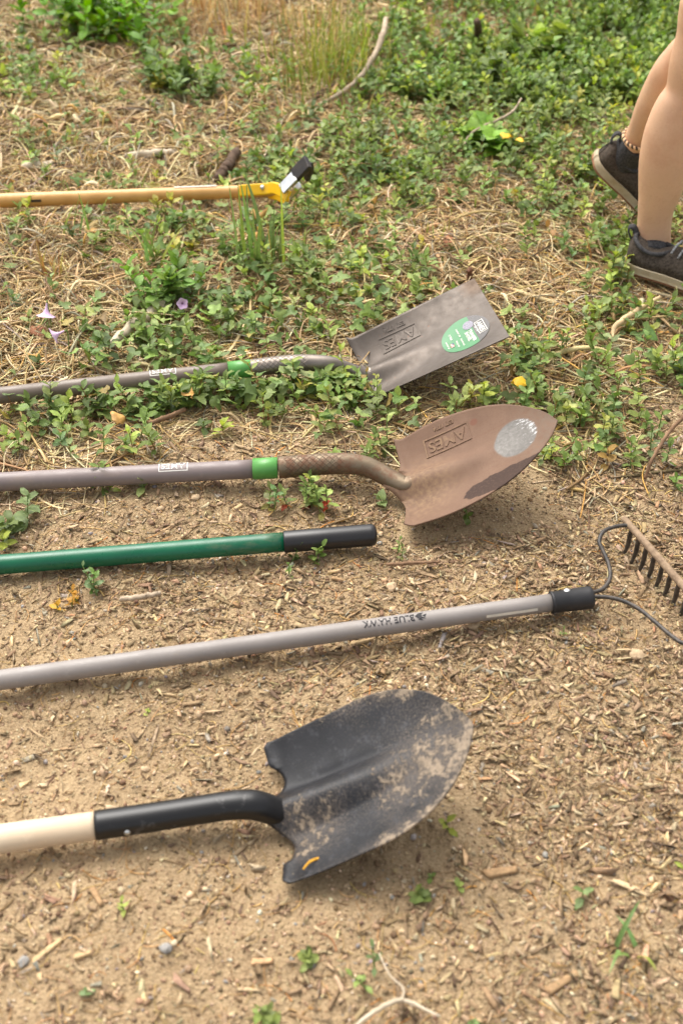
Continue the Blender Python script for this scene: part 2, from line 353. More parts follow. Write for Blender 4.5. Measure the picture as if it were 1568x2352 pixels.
STRAWP = P4((206, 180, 138, 7), (190, 160, 118, 6), (166, 135, 96, 4), (222, 202, 164, 4), (142, 113, 82, 2.5), (206, 164, 102, 1), (166, 153, 132, 2.4), (112, 86, 62, 1.8))
P = cand(360000, 1.2, 4.7); dn = dens(STRAW, P); keep = rng.random(len(P)) < np.where(dn > .05, .05 + dn ** 1.1, 0) * np.where(P[:, 1] > 3.0, .52, .80); P = P[keep]; dn = dn[keep]
na = near_axis(P, .03) | under_feet(P); ub = under_blade(P, .03)
n_ = len(P); ribbon = rng.random(n_) < .05; L_ = np.exp(rng.normal(-2.6, .6, n_)).clip(.02, .32); wd = np.exp(rng.normal(-6.62, .42, n_)).clip(.0006, .0036) * np.where(P[:, 1] > 3, 1.35, 1.); lift = rng.random(n_) ** 2 * .024 * (.3 + dn)
lift = np.where(na | ub, 0.0, lift); L_ = np.where(na | ub, np.minimum(L_, .07), L_)
wd = np.where(ribbon & ~na & ~ub, wd * 2.6, wd); V, F, Cc = strands(P, L_, wd, lift, .26, pick(STRAWP, n_, .16), tilt=.0, flat=.4)
tag(mesh_np('dry_straw', V, F, M['straw'], Cc), 'matted tan straw and dead stems between green weeds', 'straw', kind='stuff')
# fine rootlets and strands across the chips
P = cand(30000, .42, 2.2); dn = dens(CHIPS, P); P = P[rng.random(len(P)) < .10 + dn * .6]; P = P[~under_blade(P)]; n_ = len(P)
V, F, Cc = strands(P, np.exp(rng.normal(-3.75, .5, n_)).clip(.010, .09), np.exp(rng.normal(-7.35, .35, n_)).clip(.0004, .0013), rng.random(n_) ** 3 * .006, .7,
    pick(P4((198, 164, 116, 5), (170, 135, 94, 5), (206, 140, 88, .8), (128, 100, 72, 4), (184, 150, 108, 4)), n_, .15), tilt=0.)
tag(mesh_np('root_fibres', V, F, M['straw'], Cc), 'thin dry rootlets and fibres strewn over the wood chips', 'plant litter', kind='stuff')

# ------------------------------------------------------------------ leaves
def leaf_tpl(pts, fold=.25, droop=.25, wave=.0):
    # right half outline (x, y) from base to tip; mirrored, with a midrib
    ys = [p[1] for p in pts]; V = []; F = []
    mid = np.linspace(0, 1, 5); V += [(0, m, 0) for m in mid]
    def near(y): return int(np.argmin(abs(mid - y)))
    for sg in (1, -1):
        b = len(V); V += [(sg * x, y, 0) for x, y in pts]
        ch = [b + i for i in range(len(pts))]
        for i in range(len(pts) - 1):
            a0, a1 = near(pts[i][1]), near(pts[i + 1][1]); a0 = min(a0, 4); a1 = max(a1, a0) if a1 >= a0 else a1
            tri = [(a0, ch[i], ch[i + 1])] + ([(a0, ch[i + 1], a1)] if a1 != a0 else [])
            F += [t if sg > 0 else t[::-1] for t in tri]
        F += [((near(pts[-1][1]), ch[-1], 4) if sg > 0 else (4, ch[-1], near(pts[-1][1])))] if near(pts[-1][1]) != 4 else []
    V = np.array(V, float); V[:, 2] = fold * np.abs(V[:, 0]) - droop * V[:, 1] ** 2 + wave * np.sin(V[:, 1] * 9) * np.abs(V[:, 0])
    return V, np.array(F)
IVY = leaf_tpl([(.03, .0), (.22, -.14), (.44, -.10), (.56, .06), (.66, .30), (.34, .34), (.24, .46), (.25, .62), (.14, .84), (.0, 1.)], .22, .28)
HEART = leaf_tpl([(.03, .0), (.2, -.12), (.40, -.06), (.48, .16), (.42, .42), (.26, .7), (.12, .88), (0, 1)], .2, .3, .05)
LANCE = leaf_tpl([(.03, 0), (.07, .12), (.2, .3), (.26, .5), (.22, .68), (.11, .87), (0, 1)], .35, .3, .15)
OVAL = leaf_tpl([(.04, .05), (.2, .15), (.32, .38), (.33, .6), (.22, .85), (0, 1)], .3, .25, .12)
def leafset(tpl, loc, az, el, roll, size, cols, jit=.02):
    # leaf y axis points along azimuth az with elevation el
    rm = rotz(az - math.pi / 2) @ rotx(el) @ roty(roll)
    return instance(tpl[0], tpl[1], loc, rm, size, cols, jit)
def stems(A, B, r, cols):               # thin three sided stems A -> B
    n = len(A); D = B - A; S = np.cross(D, rng.normal(0, 1, (n, 3))); S /= np.linalg.norm(S, axis=1, keepdims=True) + 1e-9; T2 = np.cross(D, S); T2 /= np.linalg.norm(T2, axis=1, keepdims=True) + 1e-9
    V = []
    for end, f in ((A, 1.), (B, .7)):
        for k in range(3):
            a = k * 2.094; V.append(end + (S * math.cos(a) + T2 * math.sin(a)) * r[:, None] * f)
    V = np.stack(V, 1); f = np.array([(0, 1, 4), (0, 4, 3), (1, 2, 5), (1, 5, 4), (2, 0, 3), (2, 3, 5)])
    return V.reshape(-1, 3), (f[None] + (np.arange(n) * 6)[:, None, None]).reshape(-1, 3), np.repeat(cols, 6, 0)
def join(parts):
    V = []; F = []; Cc = []; b = 0
    for v, f, c in parts: V.append(v); F.append(f + b); Cc.append(c); b += len(v)
    return np.concatenate(V), np.concatenate(F), np.concatenate(Cc)
GREENP = P4((110, 130, 76, 6), (124, 143, 86, 6), (140, 157, 98, 4), (98, 118, 70, 4), (148, 165, 102, 3), (158, 172, 92, 2), (118, 140, 98, 3), (172, 166, 92, .4), (150, 128, 82, .25))
IVYP = P4((108, 130, 80, 6), (122, 143, 90, 6), (136, 156, 102, 4), (97, 118, 73, 4), (143, 164, 102, 2), (156, 150, 92, .5), (150, 130, 88, .25))
STEMP = P4((120, 140, 80, 4), (150, 120, 80, 2), (150, 100, 80, 1), (110, 128, 70, 3))

def sprigs(P, hgt, nl, size, pal, tpl, lean=.35, rosette=0.):
    n = len(P); a0 = rng.random(n) * 6.283; ln = np.abs(rng.normal(0, lean, n)); top = P + np.stack([np.cos(a0) * ln * hgt, np.sin(a0) * ln * hgt, hgt], -1)
    pc = pick(pal, n, .14); parts = [stems(P - [0, 0, .004], top, np.full(n, .0011), pick(STEMP, n))]
    ph = rng.random(n) * 6.28
    for k in range(nl):
        t = (k + .6 + rng.random(n) * .5) / nl; use = rng.random(n) < .93
        loc = P + (top - P) * np.minimum(t, 1.02)[:, None] ** .8
        az = ph + k * 2.4 + rng.normal(0, .3, n); el = R(8) + t * R(48) * (1 - rosette) + rng.normal(0, .25, n)
        sz = size * (1.05 - .45 * np.abs(t - .45)) * rng.uniform(.75, 1.2, n); c = pc * (1 + rng.normal(0, .10, (n, 1))) * (.94 + .16 * t[:, None])
        parts.append(leafset(tpl, loc[use], az[use], el[use], rng.normal(0, .25, n)[use], sz[use], c[use]))
    return join(parts)
def vines(P, size, hmax, pal, tpl):
    n = len(P); h = hmax * (.25 + .75 * rng.random(n)); b = P + np.stack([rng.normal(0, .015, n), rng.normal(0, .015, n), h], -1)
    az = rng.random(n) * 6.283; el = -R(12) + rng.normal(0, .38, n)
    return join([leafset(tpl, b, az, el, rng.normal(0, .35, n), size, pick(pal, n, .14), .025), stems(P, b, np.full(n, .0008), pick(STEMP, n))])
def gdens(n, y0, y1, pw=1.35, gain=1., nz=.55, ns=.16, o=9, pad=.012, bp=.02):
    P = cand(n, y0, y1); d = dens(GREEN, P); d = d * (1 - nz + 2 * nz * vnoise(P[:, 0], P[:, 1], ns, o)); P = P[rng.random(len(P)) < gain * d.clip(0, 1.3) ** pw]
    return P[~(near_axis(P, pad) | under_blade(P, bp) | under_feet(P))]
def ivyness(P):
    px, py = proj(P); f = np.exp(-(((px - 520) / 430) ** 2 + ((py - 730) / 260) ** 2)); f = np.maximum(f, .9 * np.exp(-(((px - 800) / 420) ** 2 + ((py - 900) / 110) ** 2)))
    return np.maximum(f, .12)
P = gdens(28000, 1.35, 3.3, 1.35, .60, .6); k = rng.random(len(P)) < ivyness(P); P1 = P[k]
parts = [vines(P1, rng.uniform(.014, .031, len(P1)), .05, IVYP, IVY)]
P2 = P1[rng.random(len(P1)) < .45] + [.012, .008, 0]; parts.append(vines(P2, rng.uniform(.014, .028, len(P2)), .035, IVYP, HEART))
a_, b_ = AX[1][0], AX[1][1]; tq = rng.random(230) ** .85; dq = nrm((b_ - a_) * [1, 1, 0]); pq = a_ + (b_ - a_) * (tq * .98)[:, None] + np.array([dq[1], -dq[0], 0]) * rng.uniform(.024, .062, 230)[:, None]; pq[:, 2] = ground_h(pq[:, 0], pq[:, 1])
pq = pq[rng.random(230) < np.interp(tq, [0, .25, .4, 1], [.35, .5, .75, .7])]; parts.append(vines(pq, rng.uniform(.018, .034, len(pq)), .046, IVYP, IVY))
V, F, Cc = join(parts); tag(mesh_np('creeping_vine', V, F, M['leaf'], Cc, smooth=True), 'grey green creeping vine with three lobed leaves over straw', 'creeper', kind='stuff')
P = gdens(26000, 1.35, 3.6, 1.4, .42, .5, .13, 11); k = rng.random(len(P)) < 1.05 - ivyness(P) * .8; P = P[k]; h_ = rng.random(len(P)); m = len(P)
A, B, D = P[:m // 2], P[m // 2:m * 5 // 6], P[m * 5 // 6:]
pq = pq[::6] - [0, .006, 0]; parts = [sprigs(pq, rng.uniform(.04, .085, len(pq)), 9, .026, GREENP, LANCE), sprigs(A, rng.uniform(.02, .065, len(A)), 8, .024, GREENP, LANCE), sprigs(B, rng.uniform(.015, .05, len(B)), 7, .022, GREENP, OVAL), sprigs(D, rng.uniform(.03, .085, len(D)), 10, .027, GREENP, LANCE, .5)]
P = gdens(34000, 3.3, 4.75, 1.5, .46, .62, .16, 13); m = len(P); A, B = P[:m // 2], P[m // 2:]
FARP = P4((108, 132, 72, 5), (124, 148, 84, 5), (96, 120, 66, 4), (142, 162, 90, 2.5), (160, 172, 86, 1.8), (122, 144, 96, 2))
parts += [sprigs(A, rng.uniform(.03, .09, len(A)), 7, .027, FARP, OVAL), sprigs(B, rng.uniform(.03, .09, len(B)), 8, .028, FARP, LANCE)]
V, F, Cc = join(parts); tag(mesh_np('leafy_weeds', V, F, M['leaf'], Cc, smooth=True), 'low leafy green weeds spreading over the straw', 'weeds', kind='stuff')

# --- upright grass blades (bent ribbons)
def blades(P, L, wd, cols, lean=.45, nseg=6):
    n = len(P); az = rng.random(n) * 6.283; ln = np.abs(rng.normal(lean, .3, n)); T = np.linspace(0, 1, nseg + 1)
    ang = (R(88) - ln[:, None] * (.3 + 1.3 * T[None])); ds = L[:, None] / nseg
    x = np.cumsum(np.cos(ang) * ds, 1) - np.cos(ang[:, :1]) * ds; z = np.cumsum(np.sin(ang) * ds, 1) - np.sin(ang[:, :1]) * ds
    Cx = P[:, 0:1] + x * np.cos(az)[:, None]; Cy = P[:, 1:2] + x * np.sin(az)[:, None]; Cz = np.maximum(P[:, 2:3] + z, ground_h(Cx, Cy) + .002)
    C_ = np.stack([Cx, Cy, Cz], -1); S = np.stack([-np.sin(az), np.cos(az), np.zeros(n)], -1)[:, None]; tp = (1 - T ** 2.2)[None, :, None] * wd[:, None, None]
    nrmv = np.stack([-np.sin(ang) * np.cos(az)[:, None], -np.sin(ang) * np.sin(az)[:, None], np.cos(ang)], -1)
    V = np.stack([C_ - S * tp + nrmv * tp * .35, C_, C_ + S * tp + nrmv * tp * .35], 2); k = (nseg + 1) * 3; f = []
    for i in range(nseg):
        for q in range(2): f.append((i * 3 + q, i * 3 + q + 1, (i + 1) * 3 + q + 1, (i + 1) * 3 + q))
    return V.reshape(-1, 3), (np.array(f)[None] + (np.arange(n) * k)[:, None, None]).reshape(-1, 4), np.repeat(cols, k, 0)
GRASSP = P4((128, 148, 78, 5), (150, 162, 90, 4), (110, 134, 72, 4), (188, 176, 122, 3), (120, 140, 88, 2))
DRYP = P4((204, 182, 140, 5), (186, 158, 116, 4), (214, 196, 156, 3), (168, 138, 98, 3), (176, 168, 108, 2))
P = cand(52000, 2.3, 4.75); px, py = proj(P)
def blob(cx, cy, rx, ry): return np.exp(-(((px - cx) / rx) ** 2 + ((py - cy) / ry) ** 2))
gd = 1.0 * blob(750, 150, 90, 90) + .75 * blob(500, 25, 170, 60) + .14 * blob(560, 600, 380, 130) + .10 * blob(1300, 800, 200, 200) + .40 * blob(1250, 60, 300, 80) + .28 * blob(1270, 280, 70, 90) + .16 * blob(1050, 200, 300, 160) + .14 * blob(980, 500, 240, 90) + .25 * blob(60, 60, 120, 60) + .2 * blob(650, 250, 130, 60) + .05 + .12 * blob(1440, 250, 70, 90)
gd = gd * (.5 + vnoise(P[:, 0], P[:, 1], .1, 21)); k = (rng.random(len(P)) < gd * .42) & ~near_axis(P, .02) & ~under_feet(P) & ~under_blade(P, .03); P = P[k]; px, py = px[k], py[k]
dry = rng.random(len(P)) < np.clip(1.1 * blob(500, 25, 200, 70) + .35 + .3 * blob(1250, 60, 260, 70), 0, .9)
n_ = len(P); cc = np.where(dry[:, None], pick(DRYP, n_), pick(GRASSP, n_)); tall = .5 + .9 * np.maximum(blob(750, 150, 120, 110), blob(500, 25, 200, 70))
V, F, Cc = blades(P, rng.uniform(.05, .15, n_) * tall, rng.uniform(.0012, .0028, n_), cc)
tag(mesh_np('wild_grass', V, F, M['grassblade'], Cc, smooth=True), 'thin yellow green grass blades standing among the weeds', 'grass', kind='stuff')
# --- cut stubble sticking up from the straw
P = cand(15000, 1.7, 4.0); dn = dens(STRAW, P); k = (rng.random(len(P)) < dn ** 2 * .16) & ~near_axis(P, .02) & ~under_feet(P) & ~under_blade(P, .03); P = P[k]; n_ = len(P)
V, F, Cc = blades(P, rng.uniform(.02, .06, n_), rng.uniform(.0012, .0032, n_), pick(STRAWP, n_), .4, 3)
tag(mesh_np('straw_stubble', V, F, M['straw'], Cc), 'short cut stalks sticking up out of the straw', 'stubble', kind='stuff')


# ================================================================== OBJECT MATERIALS
simple('yellow_paint_wood', sr(204, 152, 80), .40, 0, .5, .10, 30, .05, sr(216, 168, 100))
simple('yellow_plastic', sr(240, 186, 10), .35, 0, .5, .06)
simple('chrome', (.52, .53, .53), .28, 1., .5, .15, 40)
simple('black_rubber', sr(38, 36, 36), .5, 0, .4, .25, 70, .1, sr(58, 50, 44))
simple('white_paper', sr(214, 206, 190), .6, 0, .3, .08)
simple('white_print', sr(222, 218, 208), .6, 0, .3, .05)
simple('black_print', sr(44, 42, 44), .6, 0, .3, .05)
simple('ring_green', sr(86, 150, 70), .36, 0, .5, .06, 30)
simple('grip_black', sr(34, 32, 32), .34, 0, .5, .15, 30, .03)
simple('ferrule_black', sr(40, 39, 40), .55, 0, .45, .2, 60, .12)
simple('wire_black', sr(40, 39, 38), .5, 0, .45, .35, 160, .2, sr(86, 76, 66))
simple('rivet_steel', (.7, .69, .66), .35, 1.)
simple('tine_dirt', sr(136, 114, 92), .9, 0, .2, .2, 130, .4, sr(164, 140, 114))
simple('stem_green', sr(116, 140, 74), .6, 0, .3, .2); simple('stem_red', sr(150, 92, 70), .6, 0, .3, .2)
simple('twig_grey', sr(172, 152, 128), .85, 0, .2, .3, 40, .5, sr(196, 176, 150), 120)
simple('twig_brown', sr(128, 100, 76), .9, 0, .2, .3, 60, .5, sr(156, 124, 96), 120)
simple('wood_dark', sr(88, 70, 58), .9, 0, .2, .3, 50, .6, sr(112, 92, 76), 120)
simple('wood_pale', sr(196, 178, 152), .85, 0, .2, .25, 40, .5, sr(214, 198, 172), 120)
simple('straw_leaf', sr(206, 178, 134), .7, 0, .3, .2, 60, .3)
simple('rust_iron', sr(96, 66, 50), .85, .1, .3, .3, 120, .6, sr(126, 84, 60))
# painted handles with wear
def handle_mat(name, base, dark, rough=.42, chips=.0, grain=.0):
    n = N(name); u = n.uv(); o = n.obj(); b = n.mix(n.mr(n.noise(o, 9, 4), .3, .7), base, dark)
    b = n.mix(n.mr(n.noise(o, 70, 5, .65), .58, .75, 0, .35), b, tuple(min(1, c * 1.35 + .03) for c in base))
    if chips: b = n.mix(n.mr(n.noise(n.map(o, (1, 3, 3)), 55, 5, .7), .745, .76, 0, chips), b, sr(205, 200, 188))
    b = n.mix(n.mr(n.noise(n.map(o, (1, 2.2, 2.2)), 11, 7, .68), .56, .72, 0, .38), b, sr(150, 130, 106))
    if grain: b = n.mix(n.mr(n.noise(n.map(u, (3, 9, 1)), 9, 5, .6, 1.2), .45, .75, 0, grain), b, tuple(c * .72 for c in base))
    M[name] = n.out(n.pbr(b, n.mr(n.noise(o, 40, 4), .3, .7, rough - .07, rough + .1), 0, .5, n.bump(n.noise(o, 180, 3), .06, .001)))
handle_mat('handle_brown', sr(122, 107, 94), sr(108, 94, 83), .45); handle_mat('handle_mauve', sr(136, 122, 118), sr(122, 108, 104), .45, .6)
handle_mat('handle_green', sr(8, 100, 66), sr(4, 86, 58), .3, .8); handle_mat('handle_grey', sr(146, 138, 132), sr(134, 126, 120), .48)
handle_mat('handle_wood', sr(216, 196, 168), sr(204, 180, 150), .6, 0, .45)
# knurled sockets: crossed grooves
def socket_mat(name, a, b_, rust, rust_amt, metal, rough):
    n = N(name); u = n.uv(); o = n.obj(); x, y, z = n.sep(u)
    p = n.ma('MULTIPLY', x, 1 / .011); q = n.ma('MULTIPLY', y, 11.)
    tri = lambda v: n.ma('ABSOLUTE', n.ma('SUBTRACT', n.ma('FRACT', v), .5))
    g = n.ma('MINIMUM', tri(n.ma('ADD', p, q)), tri(n.ma('SUBTRACT', p, q))); g = n.mr(g, 0, .10)
    lim = n.mr(x, .105, .115, 1, 0); lim = n.ma('MULTIPLY', lim, n.mr(x, .008, .014)); g = n.ma('SUBTRACT', 1, n.ma('MULTIPLY', n.ma('SUBTRACT', 1, g), lim))
    b = n.mix(n.mr(n.noise(o, 30, 5), .3, .7), a, b_); rm_ = n.mr(n.noise(o, 55, 6, .7), .62 - rust_amt * .3, .74 - rust_amt * .2)
    b = n.mix(rm_, b, rust); b = n.mix(n.mr(g, 0, 1, .55, 0), b, tuple(c * .35 for c in rust))
    M[name] = n.out(n.pbr(b, n.mr(rm_, 0, 1, rough, .8), n.mr(rm_, 0, 1, metal, .1), .5, n.bump(n.ma('ADD', g, n.ma('MULTIPLY', n.noise(o, 200, 3), .25)), .6, .0012)))
socket_mat('socket_grey', sr(146, 136, 126), sr(122, 112, 104), sr(104, 80, 64), .15, .75, .42)
socket_mat('socket_rusty', sr(132, 116, 94), sr(112, 96, 76), sr(114, 80, 57), .55, .55, .45)
n = N('socket_black'); o = n.obj(); b = n.mix(n.mr(n.noise(n.map(o, (1, 1, 1)), 38, 6, .7), .60, .74), sr(22, 21, 21), sr(100, 97, 95))
M['socket_black'] = n.out(n.pbr(b, .36, 0, .5, n.bump(n.noise(o, 120, 3), .08, .001)))
# blades (UV carries metres along and across the blade)
n = N('rusty_blade'); u = n.uv(); x, y, z = n.sep(u)
b = n.mix(n.mr(n.noise(u, 18, 5, .6), .3, .7), sr(106, 80, 62), sr(121, 94, 75)); b = n.mix(n.mr(n.noise(u, 260, 4, .7), .5, .75, 0, .55), b, sr(94, 68, 53)); b = n.mix(n.mr(n.noise(u, 420, 2), .68, .76, 0, .4), b, sr(176, 148, 122))
b = n.mix(n.mr(n.noise(n.map(u, (4, 110, 1)), 1, 4, .6), .52, .68, 0, .35), b, sr(110, 79, 59))     # draw lines along the blade
b = n.mix(n.ma('MULTIPLY', n.mr(x, .19, .285), n.mr(n.noise(u, 90, 6, .7), .35, .7)), b, sr(110, 96, 82))
b = n.mix(n.ma('MULTIPLY', n.ell(u, .03, -.02, .055, .06, .6, .6, 30), n.mr(n.noise(u, 130, 6, .7), .42, .62, 0, .85)), b, sr(140, 113, 84))
st = n.ell(u, .185, -.078, .085, .026, .03, .55, 55); b = n.mix(n.ma('MULTIPLY', st, n.mr(n.noise(u, 200, 5, .7), .2, .5, .55, 1)), b, sr(56, 37, 27))
for cu, cv, r_ in ((.205, .028, .0055), (.197, .022, .0045), (.145, .083, .006)): b = n.mix(n.ell(u, cu, cv, r_ * 1.2, r_, .25, .2, 60), b, sr(112, 74, 56))
sv = n.ell(u, .209, .008, .039, .040, .05, .10, 60); res = n.ma('MULTIPLY', sv, n.mr(n.ma('ADD', n.noise(n.map(u, (.6, 1.8, 1), (0, 0, .9)), 120, 8, .8), n.ma('ADD', n.mr(x, .17, .25, -.14, .16), n.mr(y, -.02, .04, -.05, .05))), .64, .71))
sm = n.mix(n.mr(n.noise(u, 150, 5, .7), .35, .7), sr(92, 88, 83), sr(116, 112, 107)); b = n.mix(sv, b, sm); b = n.mix(res, b, sr(208, 206, 204))
M['rusty_blade'] = n.out(n.pbr(b, n.mr(sv, 0, 1, .72, .45), n.mr(n.ma('SUBTRACT', sv, res), 0, 1, 0, .3), .35, n.bump(n.noise(u, 330, 4, .7), .35, .0008)))
n = N('grey_blade'); u = n.uv(); x, y, z = n.sep(u)
b = n.mix(n.mr(n.noise(u, 14, 5, .6), .3, .7), sr(82, 74, 67), sr(104, 95, 87)); b = n.mix(n.mr(n.noise(u, 160, 5, .7), .5, .8, 0, .5), b, sr(84, 68, 57))
rs = n.mr(n.noise(u, 105, 5, .65), .66, .70); b = n.mix(rs, b, sr(128, 86, 60)); b = n.mix(n.mr(n.noise(u, 500, 2), .7, .76, 0, .6), b, sr(174, 162, 148))
b = n.mix(n.ma('MULTIPLY', n.ell(u, .28, .10, .03, .03, .4, .8, 70), 1.), b, sr(84, 68, 54))
M['grey_blade'] = n.out(n.pbr(b, n.mr(n.noise(u, 60, 4), .3, .7, .42, .6), n.mr(rs, 0, 1, .45, .1), .4, n.bump(n.noise(u, 400, 3, .7), .2, .0006)))
n = N('black_blade'); u = n.uv(); x, y, z = n.sep(u)
b = n.mix(n.mr(n.noise(u, 30, 5), .3, .7), sr(22, 22, 24), sr(36, 36, 39)); b = n.mix(n.mr(n.noise(n.map(u, (1, 1, 1), (0, 0, .5)), 48, 6, .7), .54, .74, 0, .5), b, sr(84, 84, 88))
tipm = n.mr(n.ma('ADD', x, n.ma('MULTIPLY', n.noise(u, 9, 2), .12)), .16, .36); ay = n.ma('ABSOLUTE', y)
rim = n.ma('MULTIPLY', n.mr(n.ma('ADD', ay, n.ma('MULTIPLY', x, .12)), .10, .135), .20); cen = n.ma('MULTIPLY', n.ell(u, .19, -.025, .11, .042, .7, .5, 20), .09); rear = n.ma('MULTIPLY', n.ell(u, .03, -.04, .05, .05, .6, .6, 25), .15)
dn_ = n.ma('ADD', n.ma('ADD', n.ma('MULTIPLY', tipm, .185), rim), n.ma('ADD', cen, rear)); pt = n.ma('ADD', n.ma('ADD', n.ma('MULTIPLY', n.noise(u, 40, 5, .6), .45), n.ma('MULTIPLY', n.noise(u, 130, 6, .72), .55)), dn_)
d1 = n.mr(pt, .665, .73); d2 = n.mr(n.ma('ADD', n.noise(u, 300, 4, .7), n.ma('ADD', n.ma('MULTIPLY', dn_, 1.5), n.ma('MULTIPLY', n.noise(u, 17, 4), .25))), .72, 1.06, 0, .6)
b = n.mix(d2, b, sr(118, 106, 95)); b = n.mix(d1, b, n.mix(n.mr(n.noise(u, 220, 3), .3, .7), sr(126, 111, 94), sr(152, 136, 116)))
M['black_blade'] = n.out(n.pbr(b, n.mr(n.ma('MAXIMUM', d1, d2), 0, 1, .42, .9), 0, .38, n.bump(n.ma('ADD', n.ma('MULTIPLY', d1, 1.2), n.ma('MULTIPLY', n.noise(u, 260, 4), .3)), .5, .0012)))
simple('sticker_green', sr(70, 128, 82), .4, 0, .5, .05); simple('flag_red', sr(180, 60, 60), .5); simple('flag_blue', sr(50, 60, 110), .5); simple('gravel_print', sr(120, 116, 130), .5, 0, .4, .5, 600, 0, sr(170, 166, 178))
n = N('sticker_mesh_print'); u = n.uv(); x, y, z = n.sep(u); tri = lambda v: n.ma('ABSOLUTE', n.ma('SUBTRACT', n.ma('FRACT', v), .5))
p = n.ma('MULTIPLY', n.ma('ADD', x, y), 230.); q = n.ma('MULTIPLY', n.ma('SUBTRACT', x, y), 230.)
M['sticker_mesh_print'] = n.out(n.pbr(n.mix(n.mr(n.ma('MINIMUM', tri(p), tri(q)), .03, .10), sr(120, 116, 112), sr(70, 66, 64)), .4))

# ================================================================== TOOLS
def axis_frame(a, b):
    t = nrm(np.asarray(b) - np.asarray(a)); nr = nrm(np.cross(np.array([0, 0, 1.]), t)) * -1; up = nrm(np.cross(t, -nr)); return t, nr, up   # along, toward the low side, up
def on_handle(name, vf, a, b, r, s, phi0, mat, parent, off=.0004, flip=True):
    # lettering laid round a handle: reads from the far side when flip
    t, nr, up = axis_frame(a, b); V = []; sg = -1 if flip else 1
    for x, y in vf[0]:
        ph = phi0 + (y / r if flip else -y / r); V.append(np.asarray(a) + t * (s + sg * x) + (up * math.cos(ph) + nr * math.sin(ph)) * (r + off))
    return mesh_py(name, V, vf[1], mat, parent)
def boxed_word(word, size, pad=.25, line=.09):
    v = text_vf(word, size, size * .018); xs = [p[0] for p in v[0]]; ys = [p[1] for p in v[0]]; w_ = max(xs) - min(xs); h_ = max(ys) - min(ys)
    v = xf2(v, -(max(xs) + min(xs)) / 2, -(max(ys) + min(ys)) / 2); return v, frame_vf(w_ + 2 * pad * size, h_ + 2 * pad * size, line * size), w_, h_
def extend(a, b, l): t = nrm(np.asarray(a) - np.asarray(b)); return np.asarray(a) + t * l

# --- blades
def blade(name, hw_pts, L, wfun, rear, mat, parent, ns=64, nt_=56, thick=.0022):
    us = np.array([p[0] for p in hw_pts]); hs_ = np.array([p[1] for p in hw_pts]); V = []; UV = []
    S = 1 - (1 - np.linspace(0, 1, ns + 1)) ** 1.55
    for s in S:
        u0 = s * L; h = float(np.interp(u0, us, hs_)); 
        for j in range(nt_ + 1):
            t = -1 + 2 * j / nt_; t = math.copysign(abs(t) ** .9, t); v = t * max(h, .0004); u = u0 + rear(v) * (1 - s) ** 4
            V.append((u, v, wfun(u, v, s, t, h))); UV.append((u, v))
    F = [(i * (nt_ + 1) + j, (i + 1) * (nt_ + 1) + j, (i + 1) * (nt_ + 1) + j + 1, i * (nt_ + 1) + j + 1) for i in range(ns) for j in range(nt_)]
    o = mesh_py(name, V, F, mat, parent, True, UV); m = o.modifiers.new('thickness', 'SOLIDIFY'); m.thickness = thick; m.offset = -1
    return o
def dense(pts, k=200):                  # rounded outline table
    P_ = spline(np.array(pts, float), k); P_ = P_[np.argsort(P_[:, 0])]; return [(a, max(b, 0)) for a, b in P_]
def place(o, L, Rm): o.matrix_world = Matrix([[*Rm[0], L[0]], [*Rm[1], L[1]], [*Rm[2], L[2]], [0, 0, 0, 1]])
def loc2w(L, Rm, p): return L + Rm @ np.asarray(p, float)
def g_(x, s): return math.exp(-(x / s) ** 2)
def dig_w(u, v, s, t, h):
    e = .026 * abs(t) ** 2.2 * (h / .115) ** 1.3 * (1 - .25 * s) + .020 * s ** 2.2; f = .036 * g_(v, .028 - .010 * s) * max(0, 1 - s / .78) ** 1.5; st = .010 * max(0, 1 - max(u, 0) / .014) ** 2 * (abs(v) > .035)
    return e + f + st
def tra_w(u, v, s, t, h):
    return .044 * abs(t) ** 2.6 * (1 - .78 * s) + .004 * s + .039 * g_(v, .027 - .004 * s) * max(0, 1 - s / .70) ** 1.5 + .008 * max(0, 1 - max(u, 0) / .012) ** 2 * (abs(v) > .035)
def blk_w(u, v, s, t, h):
    e = .024 * abs(t) ** 2.2 * (h / .11) ** 1.3 * (1 - .2 * s) + .022 * s ** 2.2; f = .036 * g_(v, .026 - .006 * s) * max(0, 1 - s / .88) ** 1.2
    gr = -.006 * (g_(abs(v) - .036 * (1 - .35 * s), .009)) * max(0, 1 - s / .8) * min(1, s * 4); st = .007 * max(0, 1 - max(u, 0) / .016) ** 2 * (abs(v) > .07)
    return e + f + gr + st
def surf_patch(name, vf, cu, cv, rt, wf, L, hwp, mat, parent, off=.0006, ext=0.):
    # a flat design bent onto the blade: design (x, y) turned by rt about (cu, cv)
    c, s = math.cos(rt), math.sin(rt); V = []; UV = []
    us = [p[0] for p in hwp]; hh = [p[1] for p in hwp]
    for x, y in vf[0]:
        u = cu + x * c - y * s; v = cv + x * s + y * c; h = float(np.interp(u, us, hh)); V.append((u, v, wf(u, v, u / L, v / max(h, .001), h) + off)); UV.append((x, y))
    o = mesh_py(name, V, vf[1], mat, parent, False, UV)
    if ext: m = o.modifiers.new('thickness', 'SOLIDIFY'); m.thickness = ext; m.offset = 1
    return o
